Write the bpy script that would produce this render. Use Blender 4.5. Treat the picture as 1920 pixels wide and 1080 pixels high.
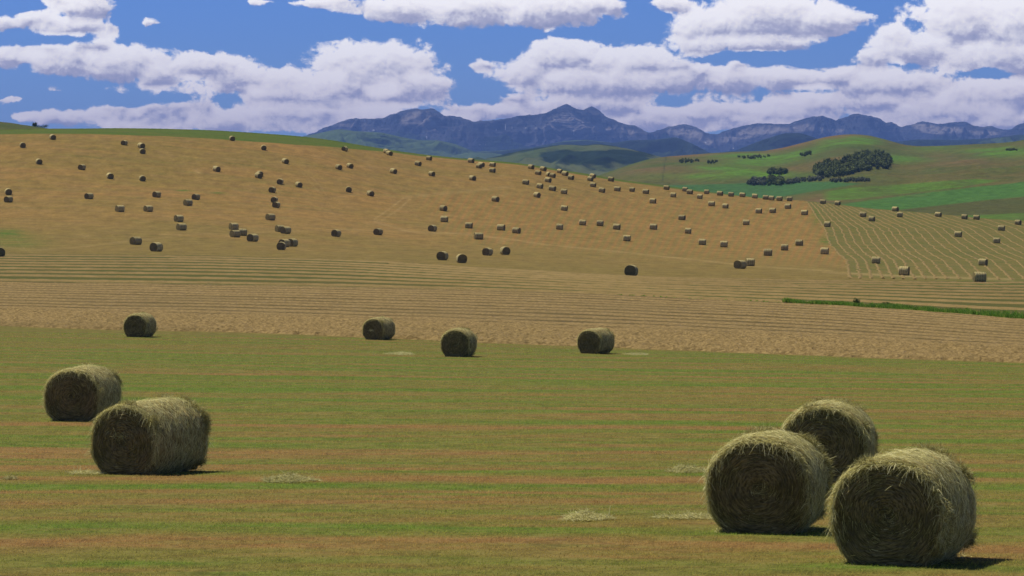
import bpy, math, random
import numpy as np
from math import radians, sin, cos, pi, sqrt, atan

random.seed(7)
rng = np.random.default_rng(11)
for o in list(bpy.data.objects):
    bpy.data.objects.remove(o)

# ------------------------------------------------------------------ camera
F = 5444.0            # focal length in pixels of a 1920 px wide picture
Y0 = 400.0            # row of the true horizon
ZC = 14.0             # height of the camera
scene = bpy.context.scene
C = scene.collection
cam_data = bpy.data.cameras.new('camera')
cam = bpy.data.objects.new('camera', cam_data)
C.objects.link(cam)
cam.location = (0, 0, ZC)
cam.rotation_euler = (radians(90), 0, 0)
cam_data.sensor_width = 36
cam_data.lens = 36 * F / 1920
cam_data.shift_y = -140 / 1920
cam_data.clip_start = 0.5
cam_data.clip_end = 200000
scene.camera = cam
scene.render.resolution_x = 1024
scene.render.resolution_y = 576
scene.view_settings.view_transform = 'Standard'
scene.view_settings.look = 'None'
scene.view_settings.exposure = 0.0
scene.view_settings.gamma = 1.0

# ------------------------------------------------------------------ node helpers
class NT:
    def __init__(s, tree):
        s.t = tree; s.n = tree.nodes; s.l = tree.links
    def new(s, typ, **kw):
        n = s.n.new(typ)
        for k, v in kw.items():
            setattr(n, k, v)
        return n
    def put(s, sock, v):
        if isinstance(v, bpy.types.NodeSocket):
            s.l.new(v, sock)
        elif v is not None:
            if isinstance(v, (tuple, list)) and len(v) == 3 and sock.type == 'RGBA':
                v = (*v, 1)
            sock.default_value = v
    def math(s, op, a, b=None, c=None, clamp=False):
        n = s.new('ShaderNodeMath', operation=op, use_clamp=clamp)
        s.put(n.inputs[0], a)
        if b is not None: s.put(n.inputs[1], b)
        if c is not None: s.put(n.inputs[2], c)
        return n.outputs[0]
    def vmath(s, op, a, b=None):
        n = s.new('ShaderNodeVectorMath', operation=op)
        s.put(n.inputs[0], a)
        if b is not None: s.put(n.inputs[1], b)
        return n.outputs['Value'] if op in ('LENGTH', 'DOT_PRODUCT', 'DISTANCE') else n.outputs[0]
    def mix(s, f, a, b, blend='MIX'):
        n = s.new('ShaderNodeMix', data_type='RGBA', blend_type=blend)
        s.put(n.inputs[0], f); s.put(n.inputs[6], a); s.put(n.inputs[7], b)
        return n.outputs[2]
    def noise(s, vec, scale, detail=4, rough=0.55, dist=0.0, w=None):
        n = s.new('ShaderNodeTexNoise')
        s.put(n.inputs['Vector'], vec)
        n.inputs['Scale'].default_value = scale
        n.inputs['Detail'].default_value = detail
        n.inputs['Roughness'].default_value = rough
        n.inputs['Distortion'].default_value = dist
        return n.outputs['Fac']
    def ramp(s, f, stops, interp='LINEAR'):
        n = s.new('ShaderNodeValToRGB')
        s.put(n.inputs[0], f)
        e = n.color_ramp.elements
        n.color_ramp.interpolation = interp
        while len(e) < len(stops): e.new(0.5)
        for i, (p, c) in enumerate(stops):
            e[i].position = p
            if not isinstance(c, (tuple, list)): c = (c, c, c)
            e[i].color = (*c[:3], 1)
        return n.outputs[0]
    def smooth(s, v, lo, hi, a=0.0, b=1.0):
        n = s.new('ShaderNodeMapRange', interpolation_type='SMOOTHSTEP')
        s.put(n.inputs[0], v)
        n.inputs[1].default_value = lo; n.inputs[2].default_value = hi
        n.inputs[3].default_value = a; n.inputs[4].default_value = b
        return n.outputs[0]
    def xyz(s, x, y, z):
        n = s.new('ShaderNodeCombineXYZ')
        s.put(n.inputs[0], x); s.put(n.inputs[1], y); s.put(n.inputs[2], z)
        return n.outputs[0]
    def sep(s, v):
        n = s.new('ShaderNodeSeparateXYZ'); s.put(n.inputs[0], v)
        return n.outputs
    def attr(s, name):
        n = s.new('ShaderNodeAttribute', attribute_name=name)
        return n

# ------------------------------------------------------------------ sky and sun
SUN_EL = radians(62)
SUN_AZ = radians(-55)                      # azimuth of the sun from +Y (view) towards +X, so left of view and ahead
sun_dir = (sin(SUN_AZ) * cos(SUN_EL), cos(SUN_AZ) * cos(SUN_EL), sin(SUN_EL))

world = bpy.data.worlds.new("World")
scene.world = world
world.use_nodes = True
W = NT(world.node_tree)
W.n.clear()
wout = W.new('ShaderNodeOutputWorld')
bg = W.new('ShaderNodeBackground')
W.l.new(bg.outputs[0], wout.inputs[0])
sky = W.new('ShaderNodeTexSky', sky_type='NISHITA')
sky.sun_disc = False
sky.sun_elevation = SUN_EL
sky.sun_rotation = SUN_AZ
sky.altitude = 1200
sky.air_density = 1.0
sky.dust_density = 0.3
sky.ozone_density = 2.0
SKY_STR = 0.08
bg.inputs[1].default_value = SKY_STR

# clouds: blobs in azimuth / elevation (units: 1/5444 radian), broken up by noise
CLOUDS = [
 (20,48,45,14),(75,45,60,18),(130,52,70,22),(160,15,62,30),(205,62,28,11),(120,6,40,14),
 (20,112,45,24),(80,95,60,24),(130,115,100,36),(230,120,115,40),(300,140,60,34),(170,85,70,20),
 (370,128,60,32),(425,128,48,32),(455,150,80,40),(530,155,60,30),(545,165,60,25),
 (700,128,142,54),(640,125,60,30),(640,160,110,36),(770,160,88,34),(610,165,90,30),
 (110,224,80,17),(60,226,35,10),(220,205,60,30),(250,220,110,24),(330,195,110,40),(430,225,120,24),(560,215,150,30),(700,225,160,26),(540,180,120,32),(720,185,110,22),
 (880,203,52,14),(940,212,90,14),(1010,205,80,18),
 (620,6,80,12),(655,16,45,14),(760,18,110,28),(880,18,150,36),(1020,20,140,36),(1110,12,58,22),
 (1055,108,100,38),(1060,85,45,18),(1180,118,110,38),(990,140,70,28),(1120,155,170,36),(1240,150,90,30),
 (1350,45,105,46),(1450,30,150,48),(1530,40,100,32),(1330,82,90,20),(1430,82,100,18),(1260,8,50,18),(1590,38,45,16),
 (1720,95,110,34),(1800,40,110,60),(1890,50,90,70),(1850,110,130,42),(1640,112,52,24),(1680,75,60,30),
 (1360,150,90,28),(1310,135,60,16),(1470,150,110,26),(1560,150,100,26),(1660,160,150,34),(1600,195,200,26),(1860,180,130,40),(1320,215,110,28),(1450,218,150,26),(1760,215,190,32),(1120,195,140,26),(1200,225,110,24),(960,185,30,10),
 (300,240,110,16),(520,238,120,16),(760,225,60,18),(850,225,60,10),(1130,235,90,18),(1330,235,120,18),(1500,240,120,14),(1700,238,150,14),(1860,225,90,24),(1010,222,60,10),(1240,120,60,20),
 (485,8,18,6),(288,47,15,12),(28,192,26,8),(115,172,10,7),(905,122,20,12),(1385,125,22,7),
]
GAPS = [(434,195,34,9),(1262,187,46,8),(1835,140,50,9),(1572,206,9,8),(905,170,26,20),(30,79,70,9),(120,79,60,6),(270,82,60,8),(240,186,120,14)]

g = bpy.data.node_groups.new('cloud_field', 'ShaderNodeTree')
g.interface.new_socket('p', in_out='INPUT', socket_type='NodeSocketVector')
g.interface.new_socket('wp', in_out='INPUT', socket_type='NodeSocketVector')
g.interface.new_socket('D', in_out='OUTPUT', socket_type='NodeSocketFloat')
g.interface.new_socket('M', in_out='OUTPUT', socket_type='NodeSocketFloat')
G = NT(g)
gi = G.new('NodeGroupInput'); go = G.new('NodeGroupOutput')
p_in = gi.outputs[0]
# coarse map of where cloud masses stand: one curve over azimuth per row of elevation
_cx = np.linspace(-40, 1960, 101); _rows = [-24, -8, 6, 20, 34, 48, 62, 78, 94, 110, 126, 142, 158, 174, 190, 206, 222, 240, 262]
def cloud_S(x, y):
    """how high inside its own cloud a spot stands: lit crown (+) or shaded base (-)"""
    best = np.full_like(x, -9.0); sv = np.zeros_like(x)
    for cx, cy, rx, ry in CLOUDS:
        ry = max(ry, 11); rx = max(rx, 16)
        dx = (x - cx) / rx; dy = (y - cy) / ry
        m = 1.0 - np.hypot(dx, dy) + 0.25 * (cy / 260)            # nearer (lower) puffs stand in front
        v = np.clip(-dy * 0.9 - dx * 0.25, -1, 1)
        sv = np.where(m > best, v, sv); best = np.maximum(m, best)
    return np.clip(sv, -1, 1)
def cloud_M(x, y):
    m = np.full_like(x, -1.2)
    for cx, cy, rx, ry in CLOUDS:
        ry = max(ry, 11); rx = max(rx, 16)
        m = np.maximum(m, 1.05 - np.hypot((x - cx) / rx, (y - cy) / ry) ** 1.4)
    m = m * 1.0
    for cx, cy, rx, ry in GAPS:
        m = np.minimum(m, np.hypot((x - cx) / rx, (y - cy) / ry) * 0.9 - 0.75)
    return np.clip(m, -1.2, 0.75)
sp = G.sep(p_in)
xn = G.math('DIVIDE', G.math('ADD', sp[0], 40.0), 2000.0, clamp=True)
def curve_node(vals):
    cn = G.new('ShaderNodeFloatCurve')
    cm_ = cn.mapping; cv = cm_.curves[0]; cm_.extend = 'HORIZONTAL'
    for q_ in range(len(_cx) - 2): cv.points.new(0.5, 0.5)
    for q_, (xx_, vv_) in enumerate(zip(_cx, vals)):
        cv.points[q_].location = ((xx_ + 40) / 2000, float(vv_))
        cv.points[q_].handle_type = 'VECTOR'
    cm_.update()
    G.put(cn.inputs['Value'], xn)
    return cn.outputs[0]
M = None; SS = None
for i_, ry_ in enumerate(_rows):
    yrow = np.full_like(_cx, float(ry_))
    mo = curve_node((cloud_M(_cx, yrow) + 1.2) / 1.95)
    so = curve_node(0.5 + 0.5 * cloud_S(_cx, yrow))
    lo = _rows[i_ - 1] if i_ else ry_ - 500; hi = _rows[i_ + 1] if i_ + 1 < len(_rows) else ry_ + 500
    if i_ == 0: w_ = G.math('DIVIDE', G.math('SUBTRACT', float(hi), sp[1]), float(hi - ry_), clamp=True)
    elif i_ == len(_rows) - 1: w_ = G.math('DIVIDE', G.math('SUBTRACT', sp[1], float(lo)), float(ry_ - lo), clamp=True)
    else:
        u_ = G.math('DIVIDE', G.math('SUBTRACT', sp[1], float(lo)), float(ry_ - lo))
        v_ = G.math('DIVIDE', G.math('SUBTRACT', float(hi), sp[1]), float(hi - ry_))
        w_ = G.math('MAXIMUM', G.math('MINIMUM', u_, v_), 0.0)
    M = G.math('MULTIPLY', mo, w_) if M is None else G.math('MULTIPLY_ADD', mo, w_, M)
    SS = G.math('MULTIPLY', so, w_) if SS is None else G.math('MULTIPLY_ADD', so, w_, SS)
M = G.math('MULTIPLY_ADD', M, 1.95, -1.2)
# away from the photographed quarter of the sky: scattered cumulus from noise
ax = G.math('ABSOLUTE', G.math('SUBTRACT', sp[0], 960.0))
outm = G.math('MAXIMUM', G.smooth(ax, 1000, 1250), G.smooth(sp[1], -15, -120))
gen = G.noise(gi.outputs[1], 0.0028, 2, 0.5)
gen = G.math('MULTIPLY_ADD', gen, 5.0, -3.05)
M = G.math('ADD', G.math('MULTIPLY', M, G.math('SUBTRACT', 1.0, outm)), G.math('MULTIPLY', gen, outm))
M = G.math('MAXIMUM', M, -1.2)
M = G.math('MINIMUM', M, 0.75)
G.l.new(M, go.inputs[0]); G.l.new(SS, go.inputs[1])
g2 = bpy.data.node_groups.new('cloud_detail', 'ShaderNodeTree')
g2.interface.new_socket('p', in_out='INPUT', socket_type='NodeSocketVector')
g2.interface.new_socket('N', in_out='OUTPUT', socket_type='NodeSocketFloat')
G2 = NT(g2); gi2 = G2.new('NodeGroupInput'); go2 = G2.new('NodeGroupOutput')
pv = G2.vmath('MULTIPLY', gi2.outputs[0], (1.0, 1.22, 0))
n1 = G2.noise(pv, 0.016, 8, 0.62, 0.1)
vor = G2.new('ShaderNodeTexVoronoi', feature='SMOOTH_F1')
G2.put(vor.inputs['Vector'], pv)
vor.inputs['Scale'].default_value = 0.030
vor.inputs['Smoothness'].default_value = 0.7
vor.inputs['Detail'].default_value = 2
vor.inputs['Roughness'].default_value = 0.5
N_ = G2.math('MULTIPLY_ADD', n1, 1.25, -0.60)
N_ = G2.math('ADD', N_, G2.math('MULTIPLY_ADD', vor.outputs['Distance'], -0.38, 0.17))
N_ = G2.math('ADD', N_, G2.math('MULTIPLY_ADD', G2.noise(pv, 0.075, 4, 0.62), 0.62, -0.31))
G2.l.new(N_, go2.inputs[0])

tc = W.new('ShaderNodeTexCoord')
dirv = W.sep(tc.outputs['Generated'])
az = W.math('ARCTAN2', dirv[0], dirv[1])
el = W.math('ARCSINE', dirv[2])
px = W.math('ADD', W.math('MULTIPLY', az, F), 960.0)
py = W.math('SUBTRACT', Y0, W.math('MULTIPLY', el, F))
P = W.xyz(px, py, 0.0)
warp = W.new('ShaderNodeTexNoise'); W.put(warp.inputs['Vector'], P)
warp.inputs['Scale'].default_value = 0.012; warp.inputs['Detail'].default_value = 5
wv = W.vmath('MULTIPLY', W.vmath('SUBTRACT', warp.outputs['Color'], (0.5, 0.5, 0.5)), (40, 20, 0))
PW = W.vmath('ADD', P, wv)
def field(off):
    n = W.new('ShaderNodeGroup'); n.node_tree = g
    W.put(n.inputs[0], W.vmath('ADD', PW, off))
    W.put(n.inputs[1], W.vmath('ADD', W.vmath('MULTIPLY', P, (1, 1.5, 0)), off))
    return n.outputs
def detail(off):
    n = W.new('ShaderNodeGroup'); n.node_tree = g2
    W.put(n.inputs[0], W.vmath('ADD', PW, off)); return n.outputs[0]
fo_ = field((0, 0, 0)); MA = fo_[0]; SA = fo_[1]
NA = detail((0, 0, 0)); NB = detail((-4, -9, 0))
DA = W.math('ADD', MA, NA)
alpha = W.smooth(DA, -0.10, 0.20)
gradN = W.math('SUBTRACT', NA, NB)
lit = W.math('MULTIPLY_ADD', gradN, 0.85, 0.72)
lit = W.math('MULTIPLY_ADD', W.math('SUBTRACT', SA, 0.5), 1.75, lit)
lit = W.math('MULTIPLY_ADD', W.math('SUBTRACT', W.noise(PW, 0.008, 3, 0.5), 0.5), -0.5, lit)
lit = W.math('SUBTRACT', lit, W.math('MULTIPLY', W.smooth(DA, 0.3, 1.1), 0.14))
thin = W.smooth(DA, -0.1, 0.5)
lit = W.math('ADD', lit, W.math('MULTIPLY', W.math('SUBTRACT', 1.0, thin), 0.14), clamp=True)
ccol = W.ramp(lit, [(0.0, (0.38, 0.38, 0.52)), (0.32, (0.60, 0.57, 0.68)), (0.50, (0.95, 0.90, 0.92)), (0.70, (1.24, 1.16, 1.11)), (1.0, (1.42, 1.35, 1.28))])
# clouds low over the horizon are seen through more air: duller and warmer
low = W.smooth(py, 60, 260)
ccol = W.mix(low, ccol, W.mix(1.0, ccol, (1.02, 0.93, 0.90), 'MULTIPLY'))
# blue of the open sky: nishita, deepened as on slide film
skyc = W.new('ShaderNodeHueSaturation')
W.put(skyc.inputs['Color'], sky.outputs[0])
skyc.inputs['Saturation'].default_value = 1.25
skyc.inputs['Value'].default_value = 1.0
tint = W.mix(1.0, skyc.outputs[0], (0.42, 0.64, 1.30), 'MULTIPLY')
zen = W.smooth(el, 0.08, 0.7, 1.0, 0.40)
tint = W.mix(1.0, tint, W.xyz(zen, zen, zen), 'MULTIPLY')
tint = W.mix(W.smooth(el, 0.065, 0.0, 0.0, 0.35), tint, (0.45 / SKY_STR, 0.60 / SKY_STR, 0.86 / SKY_STR))
cl10 = W.vmath('MULTIPLY', ccol, (1 / SKY_STR,) * 3)
final = W.mix(alpha, tint, cl10)
W.l.new(final, bg.inputs[0])
world.cycles.sampling_method = 'MANUAL'
world.cycles.sample_map_resolution = 512

sun_data = bpy.data.lights.new('sun', 'SUN')
sun_data.energy = 5.0
sun_data.angle = radians(0.53)
sun_data.color = (1.0, 0.93, 0.80)
sun = bpy.data.objects.new('sun', sun_data)
C.objects.link(sun)
sun.location = (-100, 60, 300)
from mathutils import Vector, Matrix
sun.rotation_euler = Vector(sun_dir).to_track_quat('Z', 'Y').to_euler()

import os
SKY_ONLY = False

# ------------------------------------------------------------------ numpy noise
def _hash(ix, iy, seed):
    h = (ix.astype(np.int64) * 374761393 + iy.astype(np.int64) * 668265263 + seed * 2147483647) & 0xFFFFFFFF
    h = ((h ^ (h >> 13)) * 1274126177) & 0xFFFFFFFF
    return (h ^ (h >> 16)) & 0xFFFF
def gnoise(x, y, seed=0):
    ix = np.floor(x); iy = np.floor(y); fx = x - ix; fy = y - iy
    u = fx * fx * fx * (fx * (fx * 6 - 15) + 10); v = fy * fy * fy * (fy * (fy * 6 - 15) + 10)
    def gr(a, b, dx, dy):
        t = _hash(a, b, seed) / 65536.0 * 2 * pi
        return np.cos(t) * dx + np.sin(t) * dy
    n00 = gr(ix, iy, fx, fy); n10 = gr(ix + 1, iy, fx - 1, fy)
    n01 = gr(ix, iy + 1, fx, fy - 1); n11 = gr(ix + 1, iy + 1, fx - 1, fy - 1)
    return ((n00 * (1 - u) + n10 * u) * (1 - v) + (n01 * (1 - u) + n11 * u) * v) * 1.45
def fbm(x, y, octv=5, seed=0, rough=0.5, lac=2.03):
    s = 0; a = 1; t = 0
    for i in range(octv):
        s = s + a * gnoise(x, y, seed + i * 17); t += a
        x = x * lac + 13.7; y = y * lac + 7.3; a *= rough
    return s / t
def ridged(x, y, octv=6, seed=0, rough=0.55, lac=2.07):
    s = 0; a = 1; t = 0; prev = 1
    for i in range(octv):
        r = 1 - np.abs(gnoise(x, y, seed + i * 19)); r = r * r
        s = s + a * r * prev; t += a; prev = np.clip(r * 1.3, 0, 1)
        x = x * lac + 3.1; y = y * lac + 9.2; a *= rough
    return s / t
def sstep(a, b, x):
    t = np.clip((x - a) / (b - a), 0, 1)
    return t * t * (3 - 2 * t)
def poly(pts):
    xs = np.array([p[0] for p in pts], float); ys = np.array([p[1] for p in pts], float)
    return lambda x: np.interp(x, xs, ys)
def spoly(pts, r=14):
    """smoothed polyline as a function of x"""
    f = poly(pts)
    def h(x):
        x = np.asarray(x, float); s = 0
        for k in (-1, -0.5, 0, 0.5, 1): s = s + f(x + k * r)
        return s / 5
    return h

# ------------------------------------------------------------------ object helpers
def tag(o, label=None, cat=None, group=None, kind=None):
    if label: o['label'] = label
    if cat: o['category'] = cat
    if group: o['group'] = group
    if kind: o['kind'] = kind
    return o
def mesh_np(name, verts, faces=None, quads=None, tris=None, smooth=True):
    me = bpy.data.meshes.new(name)
    verts = np.asarray(verts, np.float32)
    me.vertices.add(len(verts)); me.vertices.foreach_set('co', verts.ravel())
    loops = []; starts = []; tot = 0; sizes = []
    if quads is not None and len(quads):
        q = np.asarray(quads, np.int32); loops.append(q.ravel()); starts.append(tot + 4 * np.arange(len(q))); tot += 4 * len(q)
    if tris is not None and len(tris):
        q = np.asarray(tris, np.int32); loops.append(q.ravel()); starts.append(tot + 3 * np.arange(len(q))); tot += 3 * len(q)
    loops = np.concatenate(loops); starts = np.concatenate(starts)
    me.loops.add(len(loops)); me.loops.foreach_set('vertex_index', loops.astype(np.int32))
    me.polygons.add(len(starts)); me.polygons.foreach_set('loop_start', starts.astype(np.int32))
    me.update(calc_edges=True); me.validate()
    if smooth: me.polygons.foreach_set('use_smooth', np.ones(len(me.polygons), bool))
    return me
def add_attr(me, name, arr):
    arr = np.asarray(arr, np.float32)
    if arr.ndim == 1:
        a = me.attributes.new(name, 'FLOAT', 'POINT'); a.data.foreach_set('value', arr)
    else:
        if arr.shape[1] == 3: arr = np.concatenate([arr, np.ones((len(arr), 1), np.float32)], 1)
        a = me.attributes.new(name, 'FLOAT_COLOR', 'POINT'); a.data.foreach_set('color', arr.ravel())
def obj(name, me, mat=None, parent=None):
    o = bpy.data.objects.new(name, me); C.objects.link(o)
    if mat is not None and len(me.materials) == 0: me.materials.append(mat)
    if parent is not None: o.parent = parent
    return o
def grid_quads(nr, nc, wrap=False):
    r = np.arange(nr - 1)[:, None]; c = np.arange(nc if wrap else nc - 1)[None, :]
    c2 = (c + 1) % nc
    a = r * nc + c; b = r * nc + c2; d = (r + 1) * nc + c; e = (r + 1) * nc + c2
    return np.stack([a, b, e, d], -1).reshape(-1, 4)
def sheet(name, X, Y, Z, mat, attrs=None):
    nr, nc = X.shape
    me = mesh_np(name, np.stack([X, Y, Z], -1).reshape(-1, 3), quads=grid_quads(nr, nc))
    for k, v in (attrs or {}).items():
        add_attr(me, k, v.reshape(-1) if v.ndim == 2 else v.reshape(-1, v.shape[-1]))
    return obj(name, me, mat)

def material(name, rough=0.9, spec=0.2):
    m = bpy.data.materials.new(name); m.use_nodes = True
    t = NT(m.node_tree)
    b = m.node_tree.nodes['Principled BSDF']
    b.inputs['Roughness'].default_value = rough
    b.inputs['Specular IOR Level'].default_value = spec
    return m, t, b
def bump(t, b, h, dist, strength=1.0):
    n = t.new('ShaderNodeBump'); n.inputs['Distance'].default_value = dist
    n.inputs['Strength'].default_value = strength
    t.put(n.inputs['Height'], h); t.l.new(n.outputs[0], b.inputs['Normal'])
def pos(t):
    return t.new('ShaderNodeNewGeometry').outputs['Position']
def srgb(r, g, b):
    f = lambda c: (c / 255 / 12.92) if c / 255 <= 0.04045 else ((c / 255 + 0.055) / 1.055) ** 2.4
    return (f(r), f(g), f(b))

# ------------------------------------------------------------------ terrain of the hay farm
crest = spoly([(-1400,300),(-600,262),(0,243),(85,241),(150,241),(220,240),(300,241),(400,244),(480,249),(560,255),(595,259),(631,264),(677,272),(726,280),(780,288),
 (836,294),(879,298),(932,302),(985,307),(1056,319),(1102,326),(1162,337),(1240,347),(1314,358),(1382,366),(1415,370),(1456,373.5),(1510,376.5),(1560,382),
 (1632,391),(1701,396),(1768,402),(1831,408),(1878,412),(1920,414),(2400,425),(3300,430)], 20)
fedge = spoly([(-1400,310),(-600,272),(0,252),(60,251),(150,251),(300,255),(400,260),(440,263),(560,271.5),(631,276),(677,281),(730,285),(772,291),(808,294.5),(879,301),
 (932,305.5),(985,310.5),(1056,322.5),(1102,329.5),(1162,340.5),(1240,350),(1314,360),(1382,367.5),(1415,370.5),(1456,373.6),(1520,376),(3300,400)], 14)
y480 = spoly([(-1400,470),(0,482),(440,488),(850,497),(1183,508),(1450,516),(1900,530),(3300,560)], 120)
dcr = spoly([(-1400,960),(0,990),(440,1050),(850,1120),(1200,1120),(1450,1060),(1900,1000),(3300,980)], 120)
_gt = np.array([0,.12,.235,.42,.53,.63,.72,.82,.92,1.0]); _gv = np.array([0,.065,.14,.29,.405,.535,.67,.82,.945,1.0])
def gfun(t):
    s = 0
    for k in (-0.04, -0.02, 0, 0.02, 0.04): s = s + np.interp(np.clip(t + k, 0, 1), _gt, _gv)
    return s / 5
_zd = np.array([0,25,40,47,58,65,92,130,167,210,330,480,2000.]); _zv = np.array([-3.9,-4.45,-4.81,-5.0,-5.48,-5.8,-6.62,-7.55,-8.15,-8.55,-8.7,-8.9,-8.9])
def zbase(d):
    s = 0
    for k in (-0.1, -0.05, 0, 0.05, 0.1): s = s + np.interp(d * (1 + k), _zd, _zv)
    return s / 5
def relz(x, d):
    """height of the ground relative to the camera at picture column x and distance d"""
    x = np.asarray(x, float); d = np.asarray(d, float); x, d = np.broadcast_arrays(x, d)
    X = (x - 960) / F * d
    near = zbase(d) - 0.018 * X * sstep(60, 200, d)
    z480 = -(y480(x) - Y0) / F * 480
    n480 = zbase(np.full_like(d, 480.)) - 0.018 * (x - 960) / F * 480
    near = near + sstep(230, 480, d) * (z480 - n480)
    dc = dcr(x); t = (d - 480) / (dc - 480)
    yy = y480(x) + (crest(x) - y480(x)) * gfun(t)
    hill = -(yy - Y0) / F * np.minimum(d, dc)
    zc = -(crest(x) - Y0) / F * dc
    over = np.maximum(d - dc, 0)
    back = zc - 0.00022 * over ** 2
    back = np.maximum(back, -25 - over * 0.004)
    z = np.where(d <= 480, near, np.where(d <= dc, hill, back))
    # soft undulation of the slope
    und = fbm(X / 90, d / 90, 3, 5) * 0.55 * sstep(470, 620, d) * (1 - sstep(0.85, 1.0, t)) + fbm(X / 22, d / 22, 3, 9) * 0.07 * (1 - sstep(0.9, 1.0, t))
    return z + und
def ypx(x, d):
    return Y0 - relz(x, d) / d * F
_ds = np.concatenate([np.arange(22, 200, .25), np.arange(200, 1200, .5)])
def hit(x, y):
    """first point of the ground seen at picture position x, y"""
    v = ypx(x, _ds)
    m = np.where((v <= y))[0]
    if len(m) == 0: d = float(dcr(x)) - 3
    else:
        i = m[0]
        if i == 0: d = _ds[0]
        else:
            f = (v[i - 1] - y) / (v[i - 1] - v[i] + 1e-9); d = _ds[i - 1] + f * (_ds[i] - _ds[i - 1])
    return Vector(((x - 960) / F * d, d, ZC + float(relz(x, d))))
def gz(X, Y):
    return ZC + float(relz(960 + X / Y * F, Y))
def gzv(X, Y):
    return ZC + relz(960 + X / Y * F, Y)

# boundaries (picture rows as functions of column; turned into distances on the terrain)
near_edge = spoly([(-1200,585),(0,611),(200,619),(430,622),(700,634),(960,645),(1150,652),(1400,662),(1700,674),(1920,680),(3200,720)], 30)
strip_top = spoly([(-1200,512),(0,529),(300,533),(600,538),(900,545),(1100,551),(1300,561),(1500,570),(1700,582),(1920,600),(3200,660)], 30)
band_top = spoly([(-1200,474),(0,476),(400,479),(700,489),(960,505),(1200,519),(1500,525),(1900,528),(3200,545)], 40)
def y2d(xs, ys):
    out = []
    for x, y in zip(xs, ys): out.append(hit(x, y).y)
    return np.array(out)
_bx = np.linspace(-900, 2820, 94)
D_near = y2d(_bx, near_edge(_bx)); D_strip = y2d(_bx, strip_top(_bx)); D_band = y2d(_bx, band_top(_bx))
def sm(a):
    k = np.array([1, 2, 3, 2, 1.]) / 9; return np.convolve(np.pad(a, 2, 'edge'), k, 'valid')
D_near, D_strip, D_band = sm(D_near), sm(D_strip), sm(D_band)
dn = lambda x: np.interp(x, _bx, D_near)
dst = lambda x: np.interp(x, _bx, D_strip)
dbd = lambda x: np.interp(x, _bx, D_band)

# family of curved windrow lines on the right-hand field: column of line k at row y
_ry = np.array([372, 379, 389, 409, 428, 456, 475, 488, 522, 535.])
_rA = np.array([1508, 1513, 1521, 1532, 1547, 1555, 1572, 1588, 1594, 1594.])      # k = 0
_rB = np.array([1560, 1575, 1598, 1640, 1680, 1702, 1722, 1745, 1775, 1780.])     # k = 7
_rC = np.array([1640, 1668, 1720, 1775, 1835, 1878, 1915, 1950, 1990, 2000.])     # k = 14
_rD = np.array([1800, 1850, 1960, 2050, 2120, 2180, 2230, 2270, 2310, 2320.])     # k = 24
def line_x(k, y):
    a = np.interp(y, _ry, _rA); b = np.interp(y, _ry, _rB); c = np.interp(y, _ry, _rC); d = np.interp(y, _ry, _rD)
    return np.where(k < 7, a + (b - a) * k / 7, np.where(k < 14, b + (c - b) * (k - 7) / 7, c + (d - c) * (k - 14) / 10))

# terrain grid
uc = np.linspace(-0.19, 0.19, 1080)
uo = 0.19 + np.geomspace(0.0005, 0.6, 60)
us = np.concatenate([-uo[::-1], uc, uo])
ds = np.concatenate([np.geomspace(12, 200, 170)[:-1], np.linspace(200, 480, 170)[:-1], np.linspace(480, 1180, 420), np.geomspace(1190, 90000, 40)])
UU, DD = np.meshgrid(us, ds)
XP = 960 + UU * F
ZR = relz(XP, DD)
YP = Y0 - ZR / DD * F
XX = UU * DD
dcg = dcr(XP)
wob = fbm(XX / 14, DD / 14, 4, 31) * 2.0
m_near = 1 - sstep(-1.0, 1.0, DD - dn(XP) + wob * .6)
m_strip = (1 - m_near) * (1 - sstep(-1.5, 1.5, DD - dst(XP) + wob))
m_band = (1 - m_near) * (1 - m_strip) * (1 - sstep(-3, 3, DD - dbd(XP) + wob * 1.5))
m_green = np.where(DD < dcg * 1.0, sstep(0.6, -0.6, YP - fedge(XP) + wob * 0.35), 1.0) * (DD > 600)
m_green = np.where((XP > 1440) & (DD < dcg + 4), 0, m_green)
xr = line_x(np.zeros_like(YP), YP)
m_right = sstep(-4, 2, XP - xr + wob) * (DD > 480) * (1 - m_band) * (DD < dcg + 4)
mask1 = np.stack([m_right, m_green, m_band, m_near], -1)
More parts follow.
